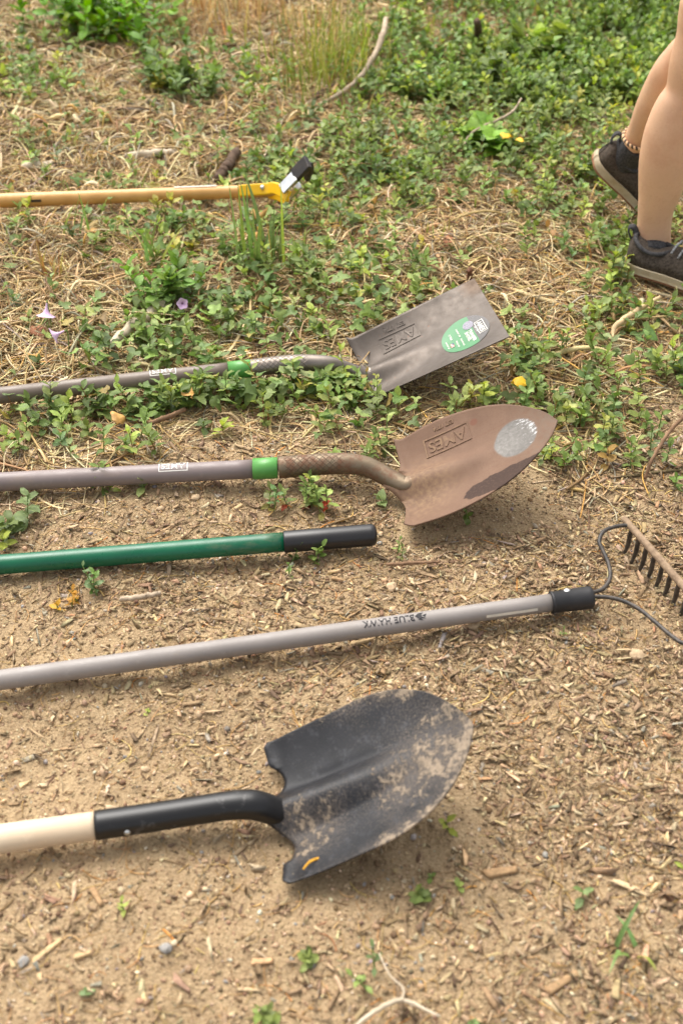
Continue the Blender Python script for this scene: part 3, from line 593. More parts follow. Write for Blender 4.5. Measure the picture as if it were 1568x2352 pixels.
def ellipse_vf(rx, ry, k=40, rings=5, y0=None, y1=None):
    V = [(0, 0)]; F = []
    for r in range(1, rings + 1):
        for i in range(k): a = 6.28318 * i / k; V.append((rx * r / rings * math.cos(a), ry * r / rings * math.sin(a)))
    for i in range(k): F.append((0, 1 + i, 1 + (i + 1) % k))
    for r in range(rings - 1):
        for i in range(k): F.append((1 + r * k + i, 1 + (r + 1) * k + i, 1 + (r + 1) * k + (i + 1) % k, 1 + r * k + (i + 1) % k))
    if y0 is not None: V = [(x, min(max(y, y0), y1)) for x, y in V]
    return V, F

def tail(L, Rm, wf, Lb, hwp, rows):       # socket tongue lying in the raised centre of a blade
    out = []; us = [p[0] for p in hwp]; hh = [p[1] for p in hwp]
    for u, ra, rb, lift in rows:
        h = float(np.interp(max(u, 0), us, hh)); out.append(loc2w(L, Rm, (u, 0, wf(max(u, .02), 0, max(u, .0) / Lb, 0, h) - rb + lift)))
    return out
# 1 ---- digging shovel (rust brown)
DIG_O = dense([(0, .106), (.03, .1115), (.06, .1155), (.09, .1165), (.13, .112), (.17, .102), (.20, .089), (.225, .073), (.25, .052), (.27, .029), (.281, .010), (.286, 0)])
t = empty('digging_shovel', tuple(DIG_L)); tag(t, 'rusty brown round point digging shovel with mauve handle and bright worn oval on its blade', 'shovel')
ob = blade('blade', DIG_O, .286, dig_w, lambda v: -.030 * max(0, 1 - abs(v) / .055) ** 1.5, M['rusty_blade'], None); place(ob, DIG_L, DIG_R); put(ob, t)
bw = boxed_word('AMES', .030)
for nm_, vf in (('lettering', bw[0]), ('lettering', bw[1]), ('lettering', xf2(text_vf('EST 1774', .010, .0003), 0, -.031))):
    e = surf_patch(nm_, vf, .091, .072, math.pi, dig_w, .286, DIG_O, M['rusty_blade'], None, .0002, .0011); place(e, DIG_L, DIG_R); bpy.context.view_layer.update(); e.parent = ob; e.matrix_parent_inverse = ob.matrix_world.inverted()
TL_ = [(.0, .0172, .0160, -.001), (.018, .0150, .013, -.0045), (.042, .008, .006, -.016)]
neck = [G(640, 1074, .028), G(728, 1067, .032), G(790, 1064.5, .033), G(835, 1070, .029), G(872, 1086, .021), *tail(DIG_L, DIG_R, dig_w, .286, DIG_O, TL_)]
put(tube('socket', neck, [.0192, .0190, .0186, .0178, .0170] + [r_[1] for r_ in TL_], M['socket_rusty'], None, 28, 80, (0, 0, 1), [.0192, .0190, .0186, .0178, .0170] + [r_[2] for r_ in TL_]), t)
put(tube('handle', [extend(dA, dB, .62), dA, G(583, 1077, .0265)], .0168, M['handle_mauve'], None, 24, 30), t)
put(tube('ring', [G(581, 1077, .0265), G(582, 1077, .0265), G(637, 1074.5, .028), G(638, 1074.5, .028)], [.0165, .0187, .0187, .0165], M['ring_green'], None, 28), t)
for vf in (xf2(boxed_word('AMES', .0172)[0], 0, 0), boxed_word('AMES', .0172)[1]):
    put(on_handle('lettering', vf, dA, dB, .0168, np.linalg.norm(G(399, 1088, .029) - dA), .10, M['white_print'], None), t)
# 2 ---- transfer shovel (square, grey)
TRA_O = [(0, .108), (.07, .110), (.15, .1125), (.285, .1155), (.29, .1155)]
t = empty('transfer_shovel', tuple(TRA_L)); tag(t, 'grey steel square transfer shovel with a green sticker on its blade', 'shovel')
ob = blade('blade', TRA_O, .283, tra_w, lambda v: -.022 * max(0, 1 - abs(v) / .045) ** 1.5, M['grey_blade'], None, 50); place(ob, TRA_L, TRA_R); put(ob, t)
def kid(e, par): place(e, TRA_L, TRA_R); bpy.context.view_layer.update(); e.parent = par; e.matrix_parent_inverse = par.matrix_world.inverted()
bw = boxed_word('AMES', .029)
for vf in (bw[0], bw[1], xf2(text_vf('EST 1774', .012, .0004), 0, -.028)):
    kid(surf_patch('lettering', vf, .094, .068, math.pi - .06, tra_w, .283, TRA_O, M['grey_blade'], None, .0002, .0011), ob)
SC = (.2135, -.026); RT = -math.pi / 2      # sticker: its own up points to the blade's front edge, its right to the near edge
stk = surf_patch('sticker', ellipse_vf(.0535, .0505), *SC, RT, tra_w, .283, TRA_O, M['sticker_green'], None, .0007); kid(stk, ob)
kid(surf_patch('sticker_top', ellipse_vf(.0535, .0505, 40, 8, .018, 1), *SC, RT, tra_w, .283, TRA_O, M['sticker_mesh_print'], None, .0010), ob)
bw = boxed_word('AMES', .0145)
for vf, mt in ((xf2(bw[0], .003, .033), 'white_print'), (xf2(bw[1], .003, .033), 'white_print'), (xf2(text_vf('EST. 1774', .0045, .0001), .003, .0225), 'white_print'), (xf2(text_vf('TRANSFER', .0095, .0003), .016, .0105), 'white_print'), (xf2(text_vf('SHOVEL', .0095, .0003), .013, .002), 'white_print'),
        (xf2(ellipse_vf(.013, .011, 24, 3), -.022, .012), 'gravel_print'), (xf2(text_vf('SQUARE BLADE', .0042, .0001), .020, -.012), 'white_print'), (xf2(text_vf('FORGED STEP', .0042, .0001), .018, -.022), 'white_print'), (xf2(text_vf('COMFORT STEP', .0042, .0001), -.016, -.012), 'white_print'), (xf2(text_vf('15 YEAR', .0055, .0002), -.016, -.029), 'white_print'),
        (xf2(text_vf('MADE IN USA', .0042, .0001), .005, -.041), 'white_print'), (rect_vf(.006, -.036, .019, -.029, 4), 'white_print')):
    kid(surf_patch('lettering', vf, *SC, RT, tra_w, .283, TRA_O, M[mt], None, .0014), ob)
kid(surf_patch('flag_print', merge2([rect_vf(.006, -.036 + .002 * k, .019, -.035 + .002 * k, 3) for k in range(4)]), *SC, RT, tra_w, .283, TRA_O, M['flag_red'], None, .0017), ob)
kid(surf_patch('flag_print', rect_vf(.006, -.032, .0115, -.029, 2), *SC, RT, tra_w, .283, TRA_O, M['flag_blue'], None, .0020), ob)
TL_ = [(.0, .0162, .0150, -.001), (.018, .0145, .012, -.0045), (.042, .008, .006, -.016)]
neck = [G(574, 846, .027), G(640, 838, .029), G(700, 834, .031), G(750, 836, .027), G(785, 844, .016), *tail(TRA_L, TRA_R, tra_w, .283, TRA_O, TL_)]
put(tube('socket', neck, [.0172, .0175, .0172, .0162, .0150] + [r_[1] for r_ in TL_], M['socket_grey'], None, 28, 80, (0, 0, 1), [.0172, .0175, .0172, .0162, .0150] + [r_[2] for r_ in TL_]), t)
tH = G(526, 851, .025)
put(tube('handle', [extend(tA, tH, .62), tA, tH], .0160, M['handle_brown'], None, 24, 30), t)
put(tube('ring', [G(524, 851.3, .025), G(525, 851.2, .025), G(576, 846, .027), G(577, 846, .027)], [.016, .0178, .0178, .016], M['ring_green'], None, 28), t)
for vf in boxed_word('AMES', .0172)[:2]: put(on_handle('lettering', vf, tA, tH, .0160, np.linalg.norm(G(376, 868, .026) - tA), .0, M['white_print'], None), t)
# 3 ---- black shovel with wooden handle
BLK_O = dense([(0, .107), (.05, .109), (.10, .109), (.14, .1095), (.17, .106), (.20, .097), (.23, .080), (.25, .061), (.268, .037), (.280, .014), (.285, 0)])
def blk_rear(v):
    a = abs(v); return .013 * max(0, 1 - ((a - .052) / .023) ** 2) if abs(a - .052) < .023 else (-.026 * (1 - a / .03) ** 1.2 if a < .03 else 0) + .012 * max(0, (a - .098) / .012) ** 2
t = empty('black_shovel', tuple(BLK_L)); tag(t, 'black painted round point shovel caked with dry dirt on a pale wooden handle', 'shovel')
ob = blade('blade', BLK_O, .285, blk_w, blk_rear, M['black_blade'], None, 70, 96); place(ob, BLK_L, BLK_R); put(ob, t)
TB_ = [(.006, .0185, .0170, -.001), (.024, .0160, .0135, -.0045), (.048, .008, .006, -.016)]
neck = [G(220, 1896, .021), G(330, 1880, .021), G(440, 1863, .022), G(520, 1851, .023), G(560, 1848, .022), G(590, 1850, .018), *tail(BLK_L, BLK_R, blk_w, .285, BLK_O, TB_)]
sk = put(tube('socket', neck, [.0186, .0184, .0182, .0185, .0190, .0195] + [r_[1] for r_ in TB_], M['socket_black'], None, 30, 90, (0, 0, 1), [.0186, .0184, .0182, .0185, .0190, .0190] + [r_[2] for r_ in TB_]), t)
rv = G(293, 1909, .021); tt, nr, up = axis_frame(bA, bB); put(tube('rivet', [rv, rv + (up * .5 + nr * .86) * .004, rv + (up * .5 + nr * .86) * .0055], [.0042, .0042, .002], M['rivet_steel'], None, 14), t)
put(tube('handle', [extend(bA, bB, .75), bA, G(222, 1895.8, .021)], [.0188, .0182, .0176], M['handle_wood'], None, 28, 30), t)
# 4 ---- long green handle with black grip
t = empty('green_handled_tool', tuple((gA + gB) / 2)); tag(t, 'glossy green tool handle ending in a rounded black rubber grip', 'tool handle')
gm = gA + (gB - gA) * (647 / 860)
put(tube('handle', [extend(gA, gm, .8), gA, gm], .0160, M['handle_green'], None, 24, 30), t)
e = gB + nrm(gB - gA) * .004; k = nrm(gB - gA)
put(tube('grip', [gm - k * .0005, gm, gm + k * .002, gm + (e - gm) * .5, e - k * .012, e - k * .007, e - k * .003, e - k * .0008, e], [.0155, .0172, .0180, .0182, .0184, .0180, .0155, .010, .001], M['grip_black'], None, 30), t)
# 5 ---- bow rake
t = empty('bow_rake', tuple((rA + rB) / 2)); tag(t, 'steel bow rake with a grey handle, its tines down in the wood chips', 'rake')
put(tube('handle', [extend(rA, rB, .55), rA, rB], [.0150, .0146, .0137], M['handle_grey'], None, 26, 30), t)
fe0, fe1 = G(1264, 1384, .022), G(1360, 1371.5, .024); k = nrm(fe1 - fe0)
fr = put(tube('ferrule', [fe0 - k * .0005, fe0, fe0 + k * .004, fe0 + k * .0045, fe1 - k * .008, fe1 - k * .003, fe1 - k * .0005, fe1], [.014, .0172, .0172, .0165, .0178, .0172, .0145, .004], M['ferrule_black'], None, 30), t)
rv = G(1300, 1370, .022); tt, nr, up = axis_frame(rA, rB); rv = fe0 + tt * .026 + (up * .95 - nr * .3) * .0165; put(tube('rivet', [rv, rv + up * .001, rv + up * .0022], [.0055, .0052, .002], M['rivet_steel'], None, 16), t)
hz = .046
c0 = G(1443, 1204, hz); c1 = G(1568, 1346, hz); bd = nrm(c1 - c0); head_l = .40; c2 = c0 + bd * head_l
bar = tube('head_bar', [c0 - bd * .004, c0, c0 + bd * head_l * .5, c2, c2 + bd * .004], [.004, .0058, .0062, .0058, .004], M['tine_dirt'], None, 12, 24, rad2=None); put(bar, t)
up_w = [G(1352, 1363, .026), G(1384, 1352, .026), G(1400, 1326, .028), G(1396, 1294, .033), G(1384, 1266, .038), G(1375, 1244, .043), G(1384, 1222, .047), G(1405, 1211.5, hz), G(1428, 1207, hz), c0 + bd * .004]
put(tube('bow_rod', up_w, .0033, M['wire_black'], None, 14, 60), t)
# the second rod mirrors the first about the handle line
ax0 = fe1[:2]; mdir = nrm(np.cross(np.array([0, 0, 1.]), bd)[:2]); 
lo_w = [G(1352, 1370, .022), G(1396, 1372, .024), G(1432, 1381, .026), G(1468, 1400, .028), G(1504, 1429, .031), G(1540, 1460, .035), G(1570, 1478, .040)]
lo_w += [lo_w[-1] + np.array([.030, -.010, .006]), lo_w[-1] + np.array([.062, -.012, .010]), c2 - bd * .012]
put(tube('bow_rod', lo_w, .0033, M['wire_black'], None, 14, 60), t)
dn = np.cross(bd, np.array([0, 0, 1.])); dn = dn if dn[1] < 0 else -dn          # side of the bar facing the handle
for i in range(18):
    p0 = c0 + bd * (.010 + i * (head_l - .020) / 17) - np.array([0, 0, .003])
    q = [p0, p0 + np.array([0, 0, -.014]) + dn * .001, p0 + np.array([0, 0, -.034]) + dn * .001, p0 + np.array([0, 0, -.060]) + dn * .007]
    put(tube('tine', q, [.0038, .0040, .0037, .0022], M['wire_black'], None, 10, 10, ref=(1, 0, 0)), t)
# printed words on the rake handle
rl = lambda px: np.linalg.norm(G(px, 1562 + (1383.5 - 1562) * px / 1268, .02) - rA)
vf = text_vf('BLUE HAWK', .0150, .00035); xs = [p[0] for p in vf[0]]; sc_ = (rl(950) - rl(832)) / (max(xs) - min(xs)); vf = xf2(vf, 0, 0, sc_, 1.0)
put(on_handle('lettering', vf, rA, rB, .0141, (rl(950) + rl(832)) / 2, .22, M['black_print'], None), t)
emb = merge2([([(-.013, -.004), (-.004, -.001), (-.009, .003)], [(0, 1, 2)]), ([(-.011, .006), (-.002, .001), (.001, .004)], [(0, 1, 2)]), ([(-.004, -.002), (.004, -.006), (.010, -.001), (.004, .004), (-.002, .003)], [(0, 1, 2, 3, 4)]), ([(-.006, .009), (.001, .004), (.005, .006)], [(0, 1, 2)]), ([(-.008, -.008), (-.002, -.003), (.004, -.007)], [(0, 1, 2)])])
put(on_handle('emblem', xf2(emb, 0, 0, .8), rA, rB, .0141, rl(962), .22, M['black_print'], None), t)
put(on_handle('label_strip', rect_vf(-.040, -.0022, .040, .0022, 12), rA, rB, .0140, rl(1168), 1.30, M['white_paper'], None, .0005), t)
# 6 ---- yellow pole with bracket and clip
t = empty('yellow_pole_tool', tuple((yA + yB) / 2)); tag(t, 'yellow wooden pole ending in a bent yellow bracket with a chrome clip', 'garden tool')
yE = G(640, 437, .028)
put(tube('handle', [extend(yA, yE, .6), yA, yE], [.0182, .0176, .0155], M['yellow_paint_wood'], None, 26, 30), t)
put(on_handle('label_strip', rect_vf(-.052, -.004, .052, .004, 12), yA, yE, .0174, np.linalg.norm(G(450, 440, .027) - yA), -.12, M['white_paper'], None, .0006), t)
put(on_handle('dark_stain', rect_vf(-.012, -.003, .012, .003, 8), yA, yE, .0180, np.linalg.norm(G(85, 460, .026) - yA), 1.35, M['black_rubber'], None, .0006), t)  # dark stain low on the pole, added as a thin curved patch
def slab(name, P_, wdt, th, mat, side):   # flat bar along a path; wdt across `side`
    P_ = spline(np.array(P_, float), 24); side = nrm(side); V = []
    Tn = np.gradient(P_, axis=0)
    for p, d in zip(P_, Tn):
        s_ = nrm(side - nrm(d) * (side @ nrm(d))); n_ = nrm(np.cross(nrm(d), s_))
        for a, b in ((-1, -1), (-.92, 1), (.92, 1), (1, -1)): V.append(p + s_ * a * wdt / 2 + n_ * b * th / 2)
    m_ = len(P_); F = [(i * 4 + q, i * 4 + (q + 1) % 4, (i + 1) * 4 + (q + 1) % 4, (i + 1) * 4 + q) for i in range(m_ - 1) for q in range(4)] + [(3, 2, 1, 0), ((m_ - 1) * 4, (m_ - 1) * 4 + 1, (m_ - 1) * 4 + 2, (m_ - 1) * 4 + 3)]
    o = mesh_py(name, V, F, mat); b_ = o.modifiers.new('bevel', 'BEVEL'); b_.width = th * .3; b_.segments = 2; return o
sideY = np.array([.05, .5, .85])
put(slab('bracket', [G(550, 438, .045), G(580, 436, .047), G(612, 434, .052), G(630, 432, .064), G(648, 440, .070), G(663, 452, .066)], .029, .008, M['yellow_plastic'], sideY), t)
put(slab('bracket', [G(618, 446, .020), G(640, 452, .020), G(662, 464, .012)], .022, .006, M['yellow_plastic'], np.array([.1, .5, .8])), t)
bo = G(603, 431, .054); put(tube('bolt', [bo, bo + np.array([0, -.003, .002]), bo + np.array([0, -.005, .0035])], [.006, .006, .003], M['rivet_steel'], None, 12, None, (1, 0, 0)), t)
cl0, cl1 = G(646, 436, .080), G(677, 404, .112)
put(slab('clip', [cl0, (cl0 + cl1) / 2, cl1], .036, .006, M['chrome'], np.array([.75, -.75, .25])), t)
lo0, lo1 = G(664, 452, .045), G(690, 424, .080)
put(slab('clip', [lo0, (lo0 + lo1) / 2, lo1], .018, .005, M['chrome'], np.array([.75, -.75, .25])), t)
b0, b1 = G(676, 405, .109), G(708, 371, .148)
put(slab('rubber_boot', [b0, (b0 + b1) / 2, b1], .037, .013, M['black_rubber'], np.array([.75, -.75, .25])), t)
put(slab('rubber_boot', [G(709, 376, .142), G(712, 388, .120), G(704, 412, .088)], .016, .012, M['black_rubber'], np.array([.75, -.75, .25])), t)

# ================================================================== PERSON (walking, seen from the knees down)
n = N('skin'); o = n.obj()
b = n.mix(n.mr(n.noise(o, 9, 4), .3, .7), sr(212, 168, 134), sr(222, 180, 146)); b = n.mix(n.mr(n.noise(o, 22, 6, .7), .5, .72, 0, .45), b, sr(198, 140, 110)); b = n.mix(n.mr(n.noise(o, 190, 4, .7), .52, .72, 0, .35), b, sr(196, 146, 112)); b = n.mix(n.mr(n.noise(o, 36, 2), .74, .78, 0, .4), b, sr(160, 108, 80))
M['skin'] = n.out(n.pbr(b, .5, 0, .4, n.bump(n.noise(o, 420, 3), .12, .0006), **{'Subsurface Weight': .12, 'Subsurface Radius': (.012, .005, .003), 'Subsurface Scale': .6}))
n = N('suede'); o = n.obj(); b = n.mix(n.mr(n.noise(o, 190, 5, .7), .35, .68), sr(52, 45, 40), sr(96, 86, 76)); b = n.mix(n.mr(n.noise(o, 26, 4), .5, .75, 0, .4), b, sr(104, 92, 78))
M['suede'] = n.out(n.pbr(b, .95, 0, .2, n.bump(n.noise(o, 420, 3), .5, .001)))
simple('knit_black', sr(46, 45, 46), .8, 0, .3, .3, 240, .5, sr(78, 76, 76), 500); simple('midsole', sr(200, 186, 158), .75, 0, .3, .12, 40, .15, sr(168, 150, 120)); simple('outsole', sr(150, 108, 80), .8, 0, .2, .2, 80, .3)
simple('shorts_cloth', sr(70, 78, 92), .9, 0, .2, .15, 200, .3); simple('lace', sr(60, 60, 62), .7, 0, .3, .5, 260, 0, sr(190, 190, 190))
n = N('anklet_cord'); u = n.uv(); x, y, z = n.sep(u); f = n.ma('FRACT', n.ma('ADD', n.ma('MULTIPLY', x, 95.), y)); M['anklet_cord'] = n.out(n.pbr(n.mix(n.mr(f, .46, .54), sr(60, 40, 30), sr(226, 186, 140)), .7))
def leg_pts(rows, Y):                   # rows: plan centre, plan half width, distance -> centre and radius
    out = []
    for px, py, hw, dy in rows:
        p = Wd(px, py, Y + dy); out.append((*p, hw / pscale(p)))
    return np.array(out)
rl_ = leg_pts([(1500, 592, 40, 0), (1499, 572, 41, 0), (1499, 543, 40, 0), (1502, 508, 39, 0), (1506, 475, 42, 0), (1515, 437, 50, 0), (1524, 381, 58, 0), (1530, 343, 59.5, 0), (1537, 300, 57, 0), (1551, 249, 50, 0), (1573, 211, 46, 0), (1588, 147, 52, 0), (1610, 79, 57, 0), (1626, 0, 64, 0)], 2.345)
hip = np.array([.80, 2.37, .80]); rl_ = np.vstack([rl_, [.765, 2.36, .62, .078], [*hip, .088], [*(hip + [0, .05, .10]), .09]])
ll_ = leg_pts([(1462, 340, 35, .205), (1466, 320, 34.5, .20), (1480, 293, 37, .185), (1499, 255, 44, .165), (1522, 215, 50, .14), (1548, 168, 52, .11), (1575, 125, 46, .09), (1598, 92, 46, .07)], 2.37)
hip2 = np.array([.81, 2.55, .80]); k_ = ll_[-1]; ll_ = np.vstack([ll_, [*(k_[:3] * .55 + hip2 * .45 + np.array([.02, 0, 0])), .07], [*hip2, .088], [*(hip2 + [0, -.05, .10]), .09]])
t = empty('person', (.70, 2.33, 0)); tag(t, 'person walking past in dark suede shoes with bare calves and a twisted cord anklet', 'person')
parts = []
for arr in (rl_, ll_):
    m_ = spline(arr, 46); Vv, Ff, _ = sweep_vf(m_[:, :3], m_[:, 3], 28, (0, 1, 0), True, m_[:, 3] * np.interp(np.arange(46), [0, 8, 16], [.84, .88, .97])); parts.append((Vv, Ff))
pel = spline(np.array([[.80, 2.46, .74, .10, .15], [.80, 2.46, .84, .13, .18], [.79, 2.46, .94, .115, .165], [.79, 2.46, 1.02, .10, .14], [.80, 2.46, 1.07, .03, .04]]), 16)
Vv, Ff, _ = sweep_vf(pel[:, :3], pel[:, 3], 28, (0, 1, 0), True, pel[:, 4]); parts.append((Vv, Ff))
V = []; F = []
for v, f in parts: b_ = len(V); V += list(v); F += [tuple(i + b_ for i in q) for q in f]
body = mesh_py('body', V, F, M['skin'], None, True); m_ = body.modifiers.new('one_skin', 'REMESH'); m_.mode = 'VOXEL'; m_.voxel_size = .006; m_.use_smooth_shade = True
m2 = body.modifiers.new('soften', 'SMOOTH'); m2.factor = .5; m2.iterations = 6; put(body, t)
for arr, nm_ in ((rl_, 0), (ll_, 1)):
    q = spline(arr[-4:], 14); put(tube('shorts_leg', q[5:, :3], q[5:, 3] * 1.10 + .004, M['shorts_cloth'], None, 28, None, (0, 1, 0)), t)
put(tube('shorts', pel[1:, :3], pel[1:, 3] * 1.04 + .004, M['shorts_cloth'], None, 28, None, (0, 1, 0), pel[1:, 4] * 1.04 + .004), t)
def shoe(fr, right=True):               # local: x to the toe, y left, z up; heel at the origin
    O, X_, Z_ = fr; X_ = nrm(X_); Z_ = nrm(Z_ - X_ * (Z_ @ X_)); Y_ = np.cross(Z_, X_)
    mp = lambda p: O + X_ * p[0] + Y_ * p[1] + Z_ * p[2]
    xs = np.array([-.004, .002, .012, .035, .065, .10, .14, .18, .215, .24, .252, .256]); hw = np.array([.008, .022, .032, .038, .039, .038, .041, .046, .044, .034, .018, .004])
    hz_ = np.array([.058, .070, .074, .066, .058, .072, .070, .060, .050, .043, .036, .030]); S = spline(np.stack([xs, hw, hz_], 1), 40)
    V = []; kk = 20
    for x, wd_, zt in S:
        for q in range(kk):
            a = math.pi * q / (kk - 1); yy = -math.cos(a); zz = math.sin(a) ** .55
            V.append(mp((x, yy * wd_ * (1 - .28 * max(0, zz - .25)), .020 + (zt - .020) * zz)))
    F = [(i * kk + q, i * kk + q + 1, (i + 1) * kk + q + 1, (i + 1) * kk + q) for i in range(len(S) - 1) for q in range(kk - 1)] + [(i * kk, (i + 1) * kk, (i + 1) * kk + kk - 1, i * kk + kk - 1) for i in range(len(S) - 1)] + [tuple(range(kk)), tuple((len(S) - 1) * kk + q for q in range(kk))[::-1]]
    sh = put(mesh_py('shoe', V, F, M['suede'], None, True), t)
    def sub(o): bpy.context.view_layer.update(); o.parent = sh; o.matrix_parent_inverse = sh.matrix_world.inverted(); return o
    def slabshape(nm2, z0, z1, grow, mat, bul):
        V = []; m_ = 48
        out = [(x, w_ + grow) for x, w_, _ in S]; loop = [(x if 0 < i < len(out) - 1 else x + (grow if i else -grow), w_) for i, (x, w_) in enumerate(out)]; loop = loop + [(x, -w_) for x, w_ in loop[::-1]]
        zs = [(z0, -.003), (z0 + (z1 - z0) * .25, bul), (z0 + (z1 - z0) * .75, bul), (z1, -.002)]
        for z, gg in zs:
            for x, y in loop: V.append(mp((x + gg * np.sign(x - .12) * .6, y + math.copysign(gg, y), z + max(0, (x - .19)) ** 2 * 3.2 + max(0, .02 - x) ** 2 * 6)))
        L_ = len(loop); F = [(r * L_ + q, r * L_ + (q + 1) % L_, (r + 1) * L_ + (q + 1) % L_, (r + 1) * L_ + q) for r in range(3) for q in range(L_)] + [tuple(range(L_))[::-1], tuple(3 * L_ + q for q in range(L_))]
        return sub(mesh_py(nm2, V, F, mat, None, False))
    slabshape('midsole', .005, .021, .002, M['midsole'], .002); slabshape('outsole', 0, .0055, .001, M['outsole'], .001)
    # collar, sock, heel loop, laces
    ring = lambda rx, ry, z, tilt, cx=.052: [mp((cx + rx * math.cos(a), ry * math.sin(a), z + tilt * math.cos(a) + .006 * math.cos(2 * a))) for a in np.linspace(0, 6.2832, 33)]
    sub(tube('collar', ring(.044, .033, .064, -.006), .0050, M['knit_black'], None, 10, None, (0, .3, 1), cap=False))
    lp = [mp((-.002, 0, .060)), mp((-.012, 0, .076)), mp((-.011, 0, .088)), mp((-.001, 0, .090)), mp((.008, 0, .076))]
    sub(tube('heel_loop', lp, .0022, M['knit_black'], None, 10, 24, (0, 1, 0), .007))
    for i in range(5):
        x0 = .103 + .017 * i; z0 = .082 - .006 * i
        sub(tube('lace', [mp((x0, -.028, z0 - .013)), mp((x0 + .003, -.016, z0)), mp((x0 + .006, 0, z0 + .004)), mp((x0 + .003, .016, z0)), mp((x0, .028, z0 - .013))], .0026, M['lace'], None, 8, 16, (1, 0, 0)))
    return mp
OR = G(1441, 606, .004); mpR = shoe((OR, np.array([.107, -.078, 0]), np.array([0, 0, 1.])))
HL, TL = Wd(1358, 366, 2.615), G(1486, 486, .0); XL = TL - HL; mpL = shoe((HL, XL, np.array([.66, -.25, .72])))
def sock(mp, ank, r):
    a, c_ = mp((.056, 0, .030)), ank; b_ = (a + c_) / 2
    put(tube('sock', [a, b_, c_], [.036, r * 1.02, r * 1.05], M['knit_black'], None, 26, 20, (0, 1, 0), [.032, r * .88, r * .90]), t)
sock(mpR, Wd(1500, 566, 2.345), .0400); sock(mpL, ll_[0, :3] * .8 + ll_[1, :3] * .2, .0350)
q = ll_[1]; ax_ = nrm(ll_[2, :3] - ll_[0, :3]); s1 = nrm(np.cross(ax_, [0, 1, 0])); s2 = np.cross(ax_, s1); r_ = q[3] * 1.07
put(tube('anklet', [q[:3] + ax_ * .004 + (s1 * math.cos(a) + s2 * math.sin(a)) * r_ for a in np.linspace(0, 6.2832, 41)], .0042, M['anklet_cord'], None, 10, None, (0, 1, .2), cap=False), t)

# ================================================================== STICKS, DEBRIS
def stick(name, pts, rad, mat, label, cat, seg=10, z=.012):
    P_ = [G(*p[:2], p[2] if len(p) > 2 else z) for p in pts]; P_ = [np.array([p[0], p[1], max(p[2], float(ground_h(p[0], p[1])) + .003)]) for p in P_]
    m_ = spline(np.column_stack([np.array(P_), np.broadcast_to(np.array(rad, float), (len(P_),))]), 26); m_[:, :3] += rng.normal(0, 1, (26, 3)) * m_[:, 3:4] * .12; m_[:, 3] *= rng.uniform(.93, 1.07, 26)
    return tag(tube(name, m_[:, :3], m_[:, 3], M[mat], None, seg), label, cat)
stick('branch', [(724, 244, .01), (770, 222, .03), (822, 182, .05), (858, 128, .08), (880, 75, .11), (886, 42, .12)], [.004, .006, .0075, .008, .009, .007], 'twig_grey', 'long pale bent branch leaning in the far yellow green grass', 'branch')
stick('bark_strip', [(723, 224), (750, 208), (775, 196)], [.010, .012, .006], 'wood_dark', 'dark bark piece beside the foot of the long pale branch', 'bark')
stick('twig', [(1064, 334, .03), (1082, 306, .045), (1110, 290, .05), (1150, 272, .055), (1180, 252, .055), (1196, 226, .06)], [.0022, .0036, .004, .0038, .0032, .002], 'twig_grey', 'thin grey crooked twig lying across the green weeds near a yellow flower', 'twig')
stick('wood_piece', [(500, 412, .012), (522, 382, .016), (545, 345, .022)], [.011, .014, .012], 'wood_dark', 'dark weathered wood piece lying behind the yellow pole', 'wood piece')
stick('branch', [(52, 384), (90, 381), (120, 378)], [.009, .012, .010], 'wood_pale', 'short pale barkless branch half hidden in straw at far left', 'branch', z=.012)
stick('branch', [(290, 358), (330, 355), (385, 351), (402, 350)], [.008, .011, .010, .006], 'wood_pale', 'pale barkless branch half covered by weeds behind the yellow pole', 'branch', z=.014)
stick('branch', [(255, 792), (300, 752), (345, 722), (390, 690), (450, 645)], [.009, .011, .012, .011, .009], 'wood_pale', 'pale grey branch half buried in vines behind the brown shovel handle', 'branch', z=.014)
stick('twig', [(338, 974), (375, 962), (425, 940)], [.004, .005, .004], 'twig_brown', 'brown twig in the soil between two shovel handles', 'twig', z=.006)
stick('corn_leaf', [(1406, 775), (1410, 752), (1440, 728), (1475, 706), (1515, 682)], [.002, .0055, .0065, .006, .004], 'straw_leaf', 'dry tan curled leaf blade on weeds in front of the near shoe', 'dry leaf', 6, .022)
stick('twig', [(275, 1376), (330, 1370), (370, 1362)], [.004, .0046, .0036], 'twig_grey', 'short grey twig lying between the green handle and the grey rake handle', 'twig', z=.004)
stick('twig', [(886, 1297), (940, 1293), (1010, 1290)], [.0026, .0032, .002], 'twig_brown', 'thin brown twig on the chips below the black grip', 'twig', z=.004)
stick('root', [(800, 2370), (850, 2330), (900, 2302), (925, 2298), (960, 2310), (1010, 2335)], [.0018, .0026, .003, .0026, .0022, .0014], 'wood_pale', 'forked pale dry root on the ground at the bottom edge', 'root', z=.006)
stick('root', [(922, 2300), (925, 2270), (895, 2240), (870, 2190)], [.0018, .0016, .0012, .0009], 'wood_pale', 'thin dry rootlet rising from the pale forked root', 'root', z=.008)
stick('stalk', [(1480, 1100, .0), (1495, 1060, .03), (1530, 1000, .06), (1575, 950, .09)], [.0028, .003, .0034, .0034], 'twig_brown', 'leaning yellow brown stalk rising out of the soil at the right edge', 'stalk')
stick('iron_stake', [(1079, 662, .0), (1078, 640, .03), (1078, 618, .055)], [.0065, .006, .006], 'rust_iron', 'rusty iron stake standing in straw behind the square shovel', 'stake')
stick('stump', [(1100, 108, .0), (1098, 75, .07), (1094, 48, .13)], [.016, .013, .010], 'wood_dark', 'dark cut stem standing in the far green weeds', 'stump')
